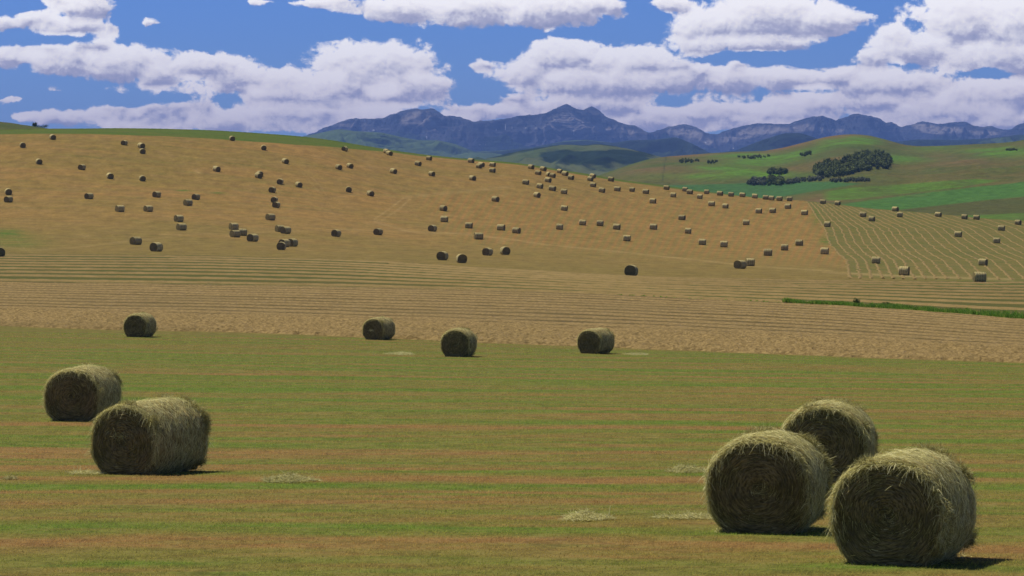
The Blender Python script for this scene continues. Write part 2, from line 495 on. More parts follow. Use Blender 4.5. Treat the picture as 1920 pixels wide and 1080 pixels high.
# light wheel tracks and scattered marks on the tan slope
def seg_mask(pts, w):
    m = np.zeros_like(XP); sel = (DD > 470) & (DD < 1200) & (np.abs(UU) < 0.2)
    xs = XP[sel]; ys = YP[sel]; best = np.full(xs.shape, 1e9)
    for (x0, y0), (x1, y1) in zip(pts[:-1], pts[1:]):
        vx, vy = x1 - x0, y1 - y0; t = np.clip(((xs - x0) * vx + (ys - y0) * vy) / (vx * vx + vy * vy), 0, 1)
        best = np.minimum(best, np.hypot(xs - x0 - t * vx, (ys - y0 - t * vy)))
    m[sel] = np.exp(-(best / w) ** 2); return m
track = np.zeros_like(XP)
for pts, w, a in [([(566,322),(585,345),(602,364)],1.0,.55),([(580,328),(600,348),(612,366)],1.0,.55),
                  ([(702,411),(730,392),(758,370)],1.6,.8),([(716,413),(748,392),(772,370)],1.6,.8),
                  ([(702,416),(735,425),(765,434)],2.2,.7),([(765,434),(860,438),(950,448),(1020,458),(1160,472),(1300,487),(1420,500),(1560,508)],1.6,.75),
                  ([(757,370),(860,360),(960,350)],3.0,.5),([(620,372),(680,364),(740,370)],1.2,.4),
                  ([(490,308),(560,310),(700,313),(800,318)],1.0,.4),([(0,462),(60,470),(160,462),(260,450),(340,442)],1.6,.45),
                  ([(1543,510),(1700,518),(1900,524)],2.0,.7),([(300,440),(420,438),(640,430),(800,436)],1.4,.4),([(30,447),(48,470)],1.3,.5),([(55,455),(62,466)],1.2,.5)]:
    track = np.maximum(track, a * seg_mask(pts, w))
track *= 0.55 + 0.9 * np.clip(fbm(XX / 5, DD / 5, 3, 77) + 0.4, 0, 1)
# faint stripes down the slope (right two thirds of the tan field)
ph = (XP - np.interp(YP, [310, 360, 420, 500], [30, 10, -30, -75])) / 15.0
stripe = (0.5 + 0.5 * np.sin(ph * 2 * pi + fbm(XX / 40, DD / 40, 2, 3) * 0.8)) * sstep(750, 850, XP + (YP - 400) * -1.0) * sstep(475, 440, YP - (XP - 850) * 0.06) * sstep(335, 380, YP - (XP - 850) * 0.02)
gpatch = np.exp(-((XP - 12) / 35) ** 2 - ((YP - 438) / 9) ** 2) * 0.8 + np.exp(-((XP - 345) / 14) ** 2 - ((YP - 357) / 1.3) ** 2) + np.exp(-((XP - 410) / 12) ** 2 - ((YP - 361.5) / 1.3) ** 2) \
    + 0.8 * np.exp(-((XP - 1546) / 11) ** 2 - ((YP - 451) / 8) ** 2) + 0.5 * np.exp(-((XP - 1530) / 9) ** 2 - ((YP - 405) / 22) ** 2) + 0.5 * np.exp(-((XP - 30) / 60) ** 2 - ((YP - 455) / 12) ** 2) \
    + 0.6 * np.exp(-((XP - 1600) / 60) ** 2 - ((YP - 533) / 2.2) ** 2) + 0.35 * np.exp(-((XP - 1800) / 190) ** 2 - ((YP - 532) / 6) ** 2)
gpatch = np.clip(gpatch * (0.8 + fbm(XX / 6, DD / 6, 3, 99)), 0, 1) * (DD > 400)
sreg = sstep(740, 830, XP + (YP - 400) * -1.0) * sstep(478, 450, YP - (XP - 850) * 0.06) * sstep(332, 372, YP - (XP - 850) * 0.02)
mask2 = np.stack([np.clip(track, 0, 1), stripe ** 1.5, gpatch, sreg], -1)

def ground_colours(t):
    """colour of the mown field nearest the camera, shared by soil and grass blades"""
    p = pos(t)
    s = t.sep(p)
    st = t.math('ADD', s[1], t.math('MULTIPLY', s[0], 0.06))
    warp_ = t.noise(p, 0.06, 3, 0.5)
    st = t.math('ADD', st, t.math('MULTIPLY', warp_, 5.0))
    w = t.math('SINE', t.math('MULTIPLY', st, 2 * pi / 4.6))
    w2 = t.math('SINE', t.math('MULTIPLY', st, 2 * pi / 1.9))
    q = t.xyz(t.math('MULTIPLY', s[0], 0.035), t.math('MULTIPLY', st, 0.26), 0.0)
    n = t.noise(q, 1.0, 6, 0.55)
    q2 = t.xyz(t.math('MULTIPLY', s[0], 0.25), t.math('MULTIPLY', s[1], 0.9), 0.0)
    n2 = t.noise(q2, 1.0, 5, 0.6)
    farg = t.smooth(s[1], 70, 130, -0.03, 0.17)
    f = t.math('ADD', t.math('MULTIPLY', w, 0.16), t.math('MULTIPLY', t.math('SUBTRACT', n, 0.5), 3.3))
    f = t.math('ADD', f, t.math('MULTIPLY', w2, 0.05))
    f = t.math('ADD', f, t.math('MULTIPLY', t.math('SUBTRACT', n2, 0.5), 1.7))
    f = t.math('ADD', f, t.math('ADD', 0.50, farg), clamp=True)
    return f, n2

# ---- ground material
gm, t, b = material('fields_ground', 0.95, 0.05)
a1 = t.attr('mask1'); a2 = t.attr('mask2')
def sepc(t, a):
    n = t.new('ShaderNodeSeparateColor'); t.l.new(a.outputs['Color'], n.inputs[0]); return n.outputs
c1 = sepc(t, a1); c2 = sepc(t, a2)
P_ = pos(t)
nb = t.noise(P_, 0.02, 6, 0.6); nm = t.noise(P_, 0.16, 5, 0.65); nf = t.noise(P_, 1.6, 4, 0.7)
sx = t.sep(P_)
nl = t.noise(t.xyz(t.math('MULTIPLY', sx[0], 0.02), t.math('MULTIPLY', sx[1], 0.16), 0.0), 1.0, 6, 0.65)
tan = t.mix(t.smooth(nb, 0.35, 0.65), (0.262, 0.158, 0.045), (0.205, 0.145, 0.036))
tan = t.mix(t.smooth(nl, 0.45, 0.75, 0, 0.8), tan, (0.130, 0.120, 0.029))
tan = t.mix(t.smooth(nm, 0.42, 0.72, 0, 0.5), tan, (0.240, 0.150, 0.060))
tan = t.mix(t.smooth(sx[1], 820, 470, 0.0, 0.8), tan, (0.170, 0.132, 0.036))
tan = t.mix(t.math('MULTIPLY', a2.outputs['Alpha'], 0.45), tan, (0.185, 0.148, 0.040))
tan = t.mix(t.math('MULTIPLY', t.math('MULTIPLY', c2[1], t.smooth(nm, 0.25, 0.6, 0.35, 1.0)), 0.5), tan, (0.310, 0.140, 0.042))
hx = t.noise(t.xyz(t.math('MULTIPLY', sx[0], 0.25), t.math('MULTIPLY', sx[1], 0.10), 3.0), 1.0, 6, 0.75)
hk = t.smooth(hx, 0.30, 0.70, 0.78, 1.22)
mk = t.noise(t.xyz(t.math('MULTIPLY', sx[0], 0.09), t.math('MULTIPLY', sx[1], 0.05), 9.0), 1.0, 7, 0.7)
tan = t.mix(t.smooth(mk, 0.60, 0.72, 0, 0.55), tan, (0.36, 0.25, 0.10))
tan = t.mix(t.smooth(mk, 0.42, 0.30, 0, 0.5), tan, (0.125, 0.120, 0.028))
tan = t.mix(1.0, tan, t.xyz(hk, hk, hk), 'MULTIPLY')
tan = t.mix(t.math('MULTIPLY', c2[0], t.smooth(nm, 0.3, 0.65, 0.1, 0.65)), tan, (0.38, 0.27, 0.11))
# right field: olive stubble
rf = t.mix(t.smooth(nm, 0.35, 0.7), (0.118, 0.120, 0.027), (0.180, 0.140, 0.040))
rf = t.mix(t.math('MULTIPLY', c2[0], 0.8), rf, (0.36, 0.26, 0.11))
gr = t.mix(t.smooth(nl, 0.35, 0.65), (0.070, 0.120, 0.016), (0.105, 0.125, 0.024))
gr = t.mix(t.smooth(nm, 0.5, 0.75, 0, 0.6), gr, (0.045, 0.080, 0.012))
bd = t.mix(t.smooth(nl, 0.35, 0.65), (0.075, 0.088, 0.018), (0.105, 0.092, 0.024))
bd = t.mix(t.smooth(nm, 0.5, 0.75, 0, 0.5), bd, (0.09, 0.10, 0.02))
f_, n2_ = ground_colours(t)
nr = t.mix(f_, (0.205, 0.124, 0.040), (0.092, 0.140, 0.018))
nr = t.mix(t.smooth(nf, 0.40, 0.75, 0, 0.5), nr, (0.165, 0.140, 0.042))
nr = t.mix(t.smooth(n2_, 0.56, 0.75, 0, 0.5), nr, (0.200, 0.155, 0.050))
edge_f = t.smooth(sx[1], 145, 190, 0, 0.55)
nr = t.mix(edge_f, nr, (0.150, 0.125, 0.032))
col = t.mix(c1[0], tan, rf)
col = t.mix(c1[1], col, gr)
col = t.mix(c1[2], col, bd)
col = t.mix(a1.outputs['Alpha'], col, nr)
col = t.mix(c2[2], col, (0.060, 0.130, 0.014))
fine = t.noise(P_, 7.0, 3, 0.7)
dark = t.smooth(t.math('ADD', t.math('MULTIPLY', fine, 0.5), t.math('MULTIPLY', nf, 0.5)), 0.36, 0.62, 0.62, 1.18)
col = t.mix(1.0, col, t.xyz(dark, dark, dark), 'MULTIPLY')
t.l.new(col, b.inputs['Base Color'])
bump(t, b, t.math('ADD', t.math('MULTIPLY', nf, 0.6), t.math('MULTIPLY', fine, 0.2)), 0.10, 0.8)
ground = sheet('ground', XX, DD, ZC + ZR, gm, {'mask1': mask1, 'mask2': mask2})
tag(ground, kind='structure', label='sloping hay fields rising to a long tan hill with a green top')

# ------------------------------------------------------------------ distant hills
def hill_sheet(name, skyline, dcrest, dfoot, yfoot, mat, amp=0.0, ncol=500, nrow=120, seed=1, u0=-0.25, u1=0.25, masks=None, prof=1.0, feat=0.03, blur=0.0, amp0=0.0):
    xs = np.linspace(960 + u0 * F, 960 + u1 * F, ncol)
    s = np.concatenate([np.linspace(0, 1, nrow), 1 + np.linspace(0.02, 0.6, 14)])     # 0 foot .. 1 crest, then the back side
    XPg, S = np.meshgrid(xs, s)
    dcv = dcrest(XPg) if callable(dcrest) else np.full_like(XPg, float(dcrest))
    dfv = dfoot(XPg) if callable(dfoot) else np.full_like(XPg, float(dfoot))
    Dg = dfv + (dcv - dfv) * S
    if blur:
        yc = 0
        for k in np.linspace(-1, 1, 9): yc = yc + skyline(XPg + k * blur * np.clip(1 - S, 0, 1))
        yc /= 9
    else: yc = skyline(XPg)
    zc = -(yc - Y0) / F * dcv
    yf = yfoot(XPg) if callable(yfoot) else yfoot
    zf = -(yf - Y0) / F * dfv
    Sc = np.clip(S, 0, 1)
    w = Sc ** prof
    z = zf + (zc - zf) * w
    z = np.where(S > 1, zc - (zc - zf) * (S - 1) * 1.6, z)
    if amp:
        Xw = (XPg - 960) / F * Dg
        wx = Xw / feat; wy = Dg / feat
        wrp = fbm(wx * .5, wy * .5, 3, seed + 5) * 0.8
        rn = ridged(wx + wrp, wy * 0.55 + wrp, 6, seed) - 0.5
        env = np.sin(np.clip(S, 0, 1) * pi) ** 0.6 * (S < 1)
        z = z + amp * rn * (env + amp0 * (S <= 1))
    return XPg, S, Dg, z
far_col_edge = 0.25

# green ranch hills on the right
gh_sky = spoly([(-800,420),(900,420),(1040,352),(1100,335),(1130,326),(1160,316),(1180,309),(1211,299.5),(1245,294),(1296,290),(1334,287),(1380,284.5),(1434,283),(1473,276),(1508,267),
 (1546,257),(1577,252.5),(1604,251.5),(1631,254),(1666,263),(1693,271),(1720,274),(1758,273.5),(1816,271),(1874,268),(1897,266),(1920,262),(2000,255),(2300,262),(3000,290)], 8)
XPg, S, Dg, Zg = hill_sheet('green_hills', gh_sky, lambda x: 3300 + 250 * np.sin(x / 190), 1500, 425, None, 0, 900, 300, 41, -0.02, 0.42, prof=1.15)
Xw = (XPg - 960) / F * Dg
env = np.sin(np.clip(S, 0, 1) * pi) * (S < 1)
# lower spur with the brown strip and the bright fields in front of it
Yg = Y0 - Zg / Dg * F
spur = spoly([(1100,460),(1480,385),(1540,372),(1620,358),(1700,350),(1800,344),(1920,338),(2400,330)], 12)
Zg = Zg + env * (fbm(Xw / 260, Dg / 420, 4, 14) * 14 + ridged(Xw / 120, Dg / 260, 4, 15) * 5)
sp_m = np.exp(-((Dg - 2150) / 170) ** 2) * sstep(1450, 1750, XPg) * 9
Zg = Zg + sp_m
Yg = Y0 - Zg / Dg * F
wobg = fbm(Xw / 60, Dg / 90, 4, 51)
wobb = fbm(Xw / 22, Dg / 30, 4, 58)
def inpoly_band(y, lo, hi, soft=1.5):      # between rows lo (upper) and hi (lower)
    return sstep(-soft, soft, y - lo) * sstep(-soft, soft, hi - y)
# bright grass patches: gaussians broken by noise
def gau(cx, cy, rx, ry, rot=0.0):
    dx = XPg - cx; dy = Yg - cy; dy2 = dy - dx * rot
    return np.exp(-(dx / rx) ** 2 - (dy2 / ry) ** 2)
bright = gau(1420,302,60,10,-.08) + gau(1470,296,45,6,-.2) + gau(1530,280,50,5,-.28) + gau(1590,266,50,6) + gau(1620,262,30,5,.1) + gau(1370,292,50,4,-.05) + 0.6*gau(1320,330,90,8) \
   + gau(1690,297,45,5,.05) + gau(1880,285,60,8) + gau(1440,328,60,5) + .7*gau(1665,305,35,10) + .5*gau(1750,280,60,6) + .8*gau(1360,318,60,6,.1)
bright = np.clip(bright * (0.95 + wobg * 1.3 + wobb * 0.9), 0, 1)
teal = inpoly_band(Yg, np.interp(XPg, [1180,1260,1350,1440,1500,1560,1610], [352,347,345,342,341,341,344]), np.interp(XPg, [1200,1400,1480,1540,1610], [430,380,366,356,345]), 0.8) * sstep(1180, 1240, XPg) * sstep(1622, 1606, XPg)
emer = inpoly_band(Yg, np.interp(XPg, [1560,1600,1700,1800,1920,2300], [388,380,366,354,341,325]) + wobb * 1.0, np.interp(XPg, [1560,1690,1760,1850,1920,2300], [400,393,385,375,369,360]), 0.8) * sstep(1540, 1570, XPg)
lime = inpoly_band(Yg, np.interp(XPg, [1540,1600,1700,1760,1830,1860], [360,352,345,340,336,338]) + wobg * 2, np.interp(XPg, [1540,1600,1700,1800,1870], [377,374,362,351,341]) + wobg * 1.5, 1.2) * sstep(1535, 1560, XPg) * sstep(1885, 1850, XPg)
lime2 = inpoly_band(Yg, np.interp(XPg, [1790,1920,2300], [405,400,390]), 440, 0.8) * sstep(1780, 1800, XPg)
darkf = inpoly_band(Yg, np.interp(XPg, [1680,1760,1850,1920,2300], [395,386,376,369.5,360]), np.interp(XPg, [1680,1790,1920,2300], [406,404,399,390]), 0.8) * sstep(1670, 1700, XPg)
brownm = gau(1480,275,90,4,-.25) + gau(1580,256,40,3.5) + gau(1300,292,90,3,-.04) + gau(1700,352,150,5,-.12) + gau(1560,372,70,7,-.1) + .7*gau(1250,320,70,7) + .6*gau(1560,300,70,6,-.15) + .5*gau(1500,318,60,6) + .5 * gau(1800,300,60,9) + .5 * gau(1860,345,60,4,-.05)
brownm = np.clip(brownm * (0.9 + wobg * 1.2), 0, 1)
lines = np.maximum(np.exp(-((XPg - (1248 - (Yg - 295) * 0.14)) / 1.2) ** 2) * inpoly_band(Yg, 294, 343, 1) * 0.6, 0)
gh1 = np.stack([bright, teal, np.clip(emer, 0, 1), np.clip(lime + lime2, 0, 1)], -1)
gh2 = np.stack([np.clip(darkf, 0, 1), brownm, lines, np.zeros_like(lines)], -1)
ghm, t, b = material('ranch_hills', 0.95, 0.05)
a1 = t.attr('mask1'); a2 = t.attr('mask2'); c1 = sepc(t, a1); c2 = sepc(t, a2); P_ = pos(t)
n1 = t.noise(P_, 0.006, 7, 0.62); n2 = t.noise(P_, 0.03, 6, 0.65); n3 = t.noise(P_, 0.15, 4, 0.7)
col = t.mix(t.smooth(n1, 0.36, 0.64), (0.070, 0.098, 0.018), (0.118, 0.100, 0.028))
col = t.mix(t.smooth(n2, 0.45, 0.75, 0, 0.7), col, (0.060, 0.085, 0.016))
col = t.mix(t.math('MULTIPLY', c2[1], 0.85), col, (0.165, 0.100, 0.042))
br = t.mix(t.smooth(n2, 0.4, 0.65), (0.095, 0.195, 0.018), (0.080, 0.140, 0.016))
col = t.mix(c1[0], col, br)
col = t.mix(c1[1], col, (0.050, 0.118, 0.030))
em = t.mix(t.smooth(n2, 0.55, 0.75, 0, .5), (0.060, 0.140, 0.024), (0.13, 0.15, 0.036))
col = t.mix(c1[2], col, em)
col = t.mix(a1.outputs['Alpha'], col, t.mix(t.smooth(n2, 0.42, 0.65), (0.085, 0.160, 0.018), (0.08, 0.115, 0.02)))
col = t.mix(c2[0], col, t.mix(n2, (0.055, 0.075, 0.014), (0.10, 0.09, 0.025)))
col = t.mix(c2[2], col, (0.03, 0.04, 0.015))
k = t.smooth(n3, 0.3, 0.7, 0.75, 1.15)
col = t.mix(1.0, col, t.xyz(k, k, k), 'MULTIPLY')
t.l.new(col, b.inputs['Base Color'])
bump(t, b, t.math('ADD', n3, t.math('MULTIPLY', n2, 2.5)), 2.5, 0.7)
gh = sheet('green_hills', Xw, Dg, ZC + Zg, ghm, {'mask1': gh1, 'mask2': gh2})
tag(gh, kind='structure', label='rolling green ranch hills with bright fields at their foot')
GH = (XPg, Yg, Dg, Zg, Xw, S)
def hit_green(x, y):
    """point of the green hills seen at picture position x, y (nearest visible)"""
    c = int(np.argmin(np.abs(XPg[0] - x)))
    ycol = Yg[:, c]; runmin = np.minimum.accumulate(ycol)
    i = int(np.argmax(runmin <= y)) if (runmin <= y).any() else len(ycol) - 15
    return Vector((float(Xw[i, c]), float(Dg[i, c]), ZC + float(Zg[i, c])))

# small grassy hill behind the crest at the far left
lh_sky = spoly([(-1200,300),(-500,235),(-200,222),(-60,224),(0,228),(25,231),(50,235),(75,239),(100,243),(140,250),(200,262),(300,290)], 5)
q = hill_sheet('hill', lh_sky, 1420, 1150, 262, None, 0, 260, 60, 3, -0.36, -0.11, prof=0.8)
Xl = (q[0] - 960) / F * q[2]
lhm, t, b = material('left_hill_grass', 0.95, 0.05)
P_ = pos(t)
n1 = t.noise(P_, 0.03, 6, 0.65); n2 = t.noise(P_, 0.2, 5, 0.7)
col = t.mix(t.smooth(n1, 0.35, 0.65), (0.050, 0.078, 0.016), (0.085, 0.090, 0.026))
col = t.mix(t.smooth(n2, 0.45, 0.7, 0, 0.6), col, (0.04, 0.055, 0.014))
t.l.new(col, b.inputs['Base Color']); bump(t, b, n2, 1.0, 0.6)
lh = sheet('hill', Xl, q[2], ZC + q[3] + fbm(Xl / 30, q[2] / 30, 4, 8) * 0.8, lhm)
tag(lh, kind='structure', label='low grassy knoll behind the hay hill')

# dark green foothill in the gap
df_sky = spoly([(300,420),(800,335),(900,301),(946,293),(981,286),(1017,279),(1056,273),(1073,271.5),(1098,273),(1120,270),(1144,273),(1180,280),(1215,288),(1236,294),(1300,305),(1420,330),(1600,400)], 8)
q = hill_sheet('foothill', df_sky, 6800, 5600, 345, None, 70, 420, 150, 23, -0.16, 0.14, prof=0.85, feat=600)
Xf = (q[0] - 960) / F * q[2]
fo = fbm(Xf / 300, q[2] / 300, 5, 61)
Yq = Y0 - q[3] / q[2] * F
dark_patch = np.clip(np.exp(-((q[0] - 1090) / 80) ** 2 - ((Yq - 290 - (q[0] - 1090) * 0.06) / 11) ** 2) * 1.5 + np.exp(-((q[0] - 1180) / 60) ** 2 - ((Yq - 287) / 10) ** 2) + np.exp(-((q[0] - 1010) / 70) ** 2 - ((Yq - 304) / 7) ** 2) * 0.6 + fo * 2.4 + 0.05, 0, 1)  # darker green patches on the hillside, broken by noise
dfm, t, b = material('foothill_green', 0.95, 0.05)
c1 = sepc(t, t.attr('mask1')); P_ = pos(t)
n1 = t.noise(P_, 0.004, 7, 0.65); n2 = t.noise(P_, 0.02, 5, 0.7)
col = t.mix(t.smooth(n1, 0.4, 0.62), (0.060, 0.090, 0.026), (0.085, 0.100, 0.034))
col = t.mix(t.smooth(t.math('ADD', c1[0], t.math('SUBTRACT', n2, 0.5)), 0.3, 0.7), col, (0.014, 0.030, 0.014))
t.l.new(col, b.inputs['Base Color']); bump(t, b, n2, 12, 0.7)
dfh = sheet('foothill', Xf, q[2], ZC + q[3], dfm, {'mask1': np.stack([dark_patch] * 3, -1)})
tag(dfh, kind='structure', label='dark green foothill in the gap below the highest peak')

# blue green foothills in front of the mountains
bf_sky = spoly([(200,320),(480,282),(560,258),(600,249),(624,244),(638,242),(666,246),(712,248),(758,258),(787,263),(822,263),(854,270),(879,280),(893,284),(940,282),(1000,276),(1060,264),(1100,262),(1150,268),
 (1180,263),(1226,262),(1268,257),(1300,270),(1334,288),(1380,282),(1430,262),(1470,250),(1500,249),(1540,262),(1600,275),(1677,266),(1720,261.5),(1797,262.5),(1854,259),(1893,255),(1908,252),(1940,254),(2100,262),(2600,280)], 5)
q = hill_sheet('wooded_ridge', bf_sky, lambda x: 14500 + 800 * np.sin(x / 130), 12300, 315, None, 170, 1100, 170, 71, -0.23, 0.30, prof=0.9, feat=650, blur=40)
zq = q[3]; rowc_ = np.argmin(np.abs(q[1][:, 0] - 1)); lim_ = (zq[rowc_:rowc_ + 1] / q[2][rowc_:rowc_ + 1]) * q[2] - 4
zq = np.where(q[1] < 0.995, np.minimum(zq, lim_), zq)
Xf = (q[0] - 960) / F * q[2]
bfm, t, b = material('ridge_woods', 0.95, 0.05)
P_ = pos(t); n1 = t.noise(P_, 0.0016, 8, 0.66); n2 = t.noise(P_, 0.008, 5, 0.7)
cg = sepc(t, t.attr('mask1'))
col = t.mix(t.smooth(t.math('ADD', n1, t.math('MULTIPLY', cg[0], 0.16)), 0.47, 0.60), (0.014, 0.026, 0.016), (0.070, 0.110, 0.035))
col = t.mix(t.smooth(n2, 0.55, 0.75, 0, 0.5), col, (0.075, 0.085, 0.05))
t.l.new(col, b.inputs['Base Color']); bump(t, b, n2, 30, 0.6)
gm_ = sstep(1000, 880, q[0])
bfh = sheet('wooded_ridge', Xf, q[2], ZC + zq, bfm, {'mask1': np.stack([gm_ - .45 * (1 - gm_)] * 3, -1)})
tag(bfh, kind='structure', label='blue green wooded ridges in front of the mountains')

# the mountain range
mt_pts = [(-800,300),(200,330),(430,300),(520,272),(560,258),(590,250),(618,236),(640,228),(660,222),(690,224),(715,223),(735,215),(757,207),(778,203),(800,206),(815,206),(835,217),(850,219),(870,223),(885,229),
 (900,229),(925,226),(950,222),(975,217),(1000,216),(1020,213),(1040,204),(1062,194),(1080,204.5),(1095,207),(1108,199),(1125,207),(1135,218),(1150,224),(1170,233),(1190,235),(1200,240),(1215,249),
 (1230,246),(1250,240),(1275,235),(1295,236),(1310,242),(1330,251),(1345,252),(1360,246),(1380,240),(1400,235),(1420,231),(1445,233),(1460,234),(1480,233),(1500,226),(1520,220),(1542,217),
 (1560,223),(1567,226),(1585,219),(1608,213),(1625,218),(1645,222),(1660,231),(1672,229),(1690,238),(1705,235),(1722,229),(1740,228),(1757,233),(1780,231),(1810,229),(1820,233),(1840,240),
 (1860,238),(1880,243),(1895,243),(1905,235),(1920,231),(1960,226),(2020,238),(2100,230),(2200,250),(2400,240),(2700,290)]
_m = spoly(mt_pts, 2.0)
_jx = np.linspace(-1000, 3000, 8000); _j = fbm(_jx / 14, _jx * 0, 4, 91, 0.6) * 2.2
mt_sky = lambda x: _m(x) + np.interp(x, _jx, _j)
mtd = lambda x: 22000 + np.where(x < 1215, 0, 1500 * sstep(1200, 1260, x)) + 500 * np.sin(x / 85) 
q = hill_sheet('mountain_range', mt_sky, mtd, lambda x: mtd(x) - 2100, 305, None, 430, 1900, 420, 83, -0.24, 0.30, prof=1.05, feat=900, blur=38)
XPm, Sm, Dm, Zm = q
Xm = (XPm - 960) / F * Dm
Zm = Zm + (ridged(Xm / 260 + fbm(Xm / 400, Dm / 400, 3, 4), Dm / 480, 5, 97) - 0.5) * 95 * np.sin(np.clip(Sm, 0, 1) * pi) ** 0.8 * (Sm < 1)
# keep the silhouette: nothing in front may rise over the crest line
tmax = (Zm[419:420, :] / Dm[419:420, :]) 
lim = tmax * Dm - 6
Zm = np.where(Sm < 0.995, np.minimum(Zm, lim), Zm)
Ym = Y0 - Zm / Dm * F
def gm2(cx, cy, rx, ry, rot=0.0):
    dx = XPm - cx; dy = Ym - cy - dx * rot
    return np.exp(-(dx / rx) ** 2 - (dy / ry) ** 2)
scree = gm2(1062,222,34,14,-.1) + gm2(1030,238,26,6,-.55) + gm2(1085,240,20,12,.3) + gm2(800,228,28,16,.2) + gm2(770,222,22,10,-.3) + gm2(660,234,30,6) + gm2(1125,240,30,10,.2) + gm2(1180,248,20,7,.3) \
   + gm2(1280,248,34,9,.1) + gm2(1390,255,40,9,-.2) + gm2(1440,243,40,8) + gm2(1510,240,30,8,-.1) + gm2(1560,245,30,6) + gm2(1735,240,26,8,.2) + gm2(1775,244,40,8) + gm2(1320,262,26,8,.5) + gm2(1470,262,34,6,-.1) + gm2(1850,250,30,6)
snow = np.zeros_like(XPm)
for (cx, cy, rx, ry, rt) in [(800,258,1.8,4,.3),(1076,226,3,1.2,.2),(1076,250,1.1,8,0),(948,237,1.0,9,0),(930,243,1,7,0),(960,240,1,6,0),(1004,240,5,1.2,0),(985,240,4,1.2,0),(905,271,10,1.2,0),(690,246,16,1.2,-.1),(700,244,4,1,0),
                             (1323,267,3,2.5,.5),(1375,278,2,1.5,0),(1490,231,5,1.2,-.1),(1430,238,2,1.3,.4),(1105,246,3,1,.3),(1545,243,3,1,0),(1745,236,1.2,6,.2),(1790,240,1,5,.2)]:
    snow = np.maximum(snow, gm2(cx, cy, rx, ry, rt))
snow = np.clip(snow * (1.0 + fbm(Xm / 40, Dm / 60, 3, 12) * 2), 0, 1)
mm, t, b = material('mountain_rock', 0.95, 0.05)
a = t.attr('mask1'); cm = sepc(t, a); P_ = pos(t)
n1 = t.noise(P_, 0.0012, 8, 0.65); n2 = t.noise(P_, 0.006, 6, 0.7)
stv = t.xyz(t.math('MULTIPLY', t.sep(P_)[0], 0.0012), 0.0, t.math('MULTIPLY', t.sep(P_)[2], 0.02))
strata = t.noise(stv, 1.0, 5, 0.7)
rock = t.mix(t.smooth(n1, 0.38, 0.62), (0.022, 0.028, 0.048), (0.065, 0.066, 0.085))
rock = t.mix(t.smooth(strata, 0.5, 0.62, 0, 0.5), rock, (0.12, 0.11, 0.12))
scr = t.smooth(t.math('ADD', cm[0], t.math('MULTIPLY', t.math('SUBTRACT', n2, 0.5), 1.3)), 0.28, 0.85)
rock = t.mix(t.math('MULTIPLY', scr, 0.8), rock, (0.28, 0.245, 0.235))
trees = t.smooth(t.math('ADD', cm[2], t.math('MULTIPLY', t.math('SUBTRACT', n1, 0.5), 2.4)), 0.35, 0.65)
rock = t.mix(trees, rock, (0.022, 0.036, 0.026))
rock = t.mix(t.smooth(cm[1], 0.55, 0.9, 0, 0.7), rock, (0.82, 0.82, 0.84))
t.l.new(rock, b.inputs['Base Color']); bump(t, b, t.math('ADD', n2, strata), 40, 0.8)
lowm = np.clip((0.62 - Sm) * 1.8, -1, 1) - scree * 0.9
mt = sheet('mountains', Xm, Dm, ZC + Zm, mm, {'mask1': np.stack([np.clip(scree, 0, 1.2), snow, lowm], -1)})
tag(mt, kind='structure', label='long blue rocky mountain range with small snow patches')

# ------------------------------------------------------------------ haze
hz_me = bpy.data.meshes.new('haze')
x0, x1, y0_, y1_, z0, z1 = -30000, 30000, -2000, 36000, -420, 1250
v = [(x, y, z) for x in (x0, x1) for y in (y0_, y1_) for z in (z0, z1)]
hz_me.from_pydata(v, [], [(0, 1, 3, 2), (4, 6, 7, 5), (0, 4, 5, 1), (2, 3, 7, 6), (0, 2, 6, 4), (1, 5, 7, 3)])
hm = bpy.data.materials.new('haze_air'); hm.use_nodes = True
T = NT(hm.node_tree); T.n.clear()
ho = T.new('ShaderNodeOutputMaterial'); pvn = T.new('ShaderNodeVolumePrincipled')
pvn.inputs['Color'].default_value = (0.24, 0.43, 1.0, 1)
pvn.inputs['Density'].default_value = 3.5e-5
pvn.inputs['Anisotropy'].default_value = 0.0
T.l.new(pvn.outputs[0], ho.inputs['Volume'])
hz = obj('haze', hz_me, hm)
tag(hz, kind='stuff', label='thin blue haze in front of the distant mountains')

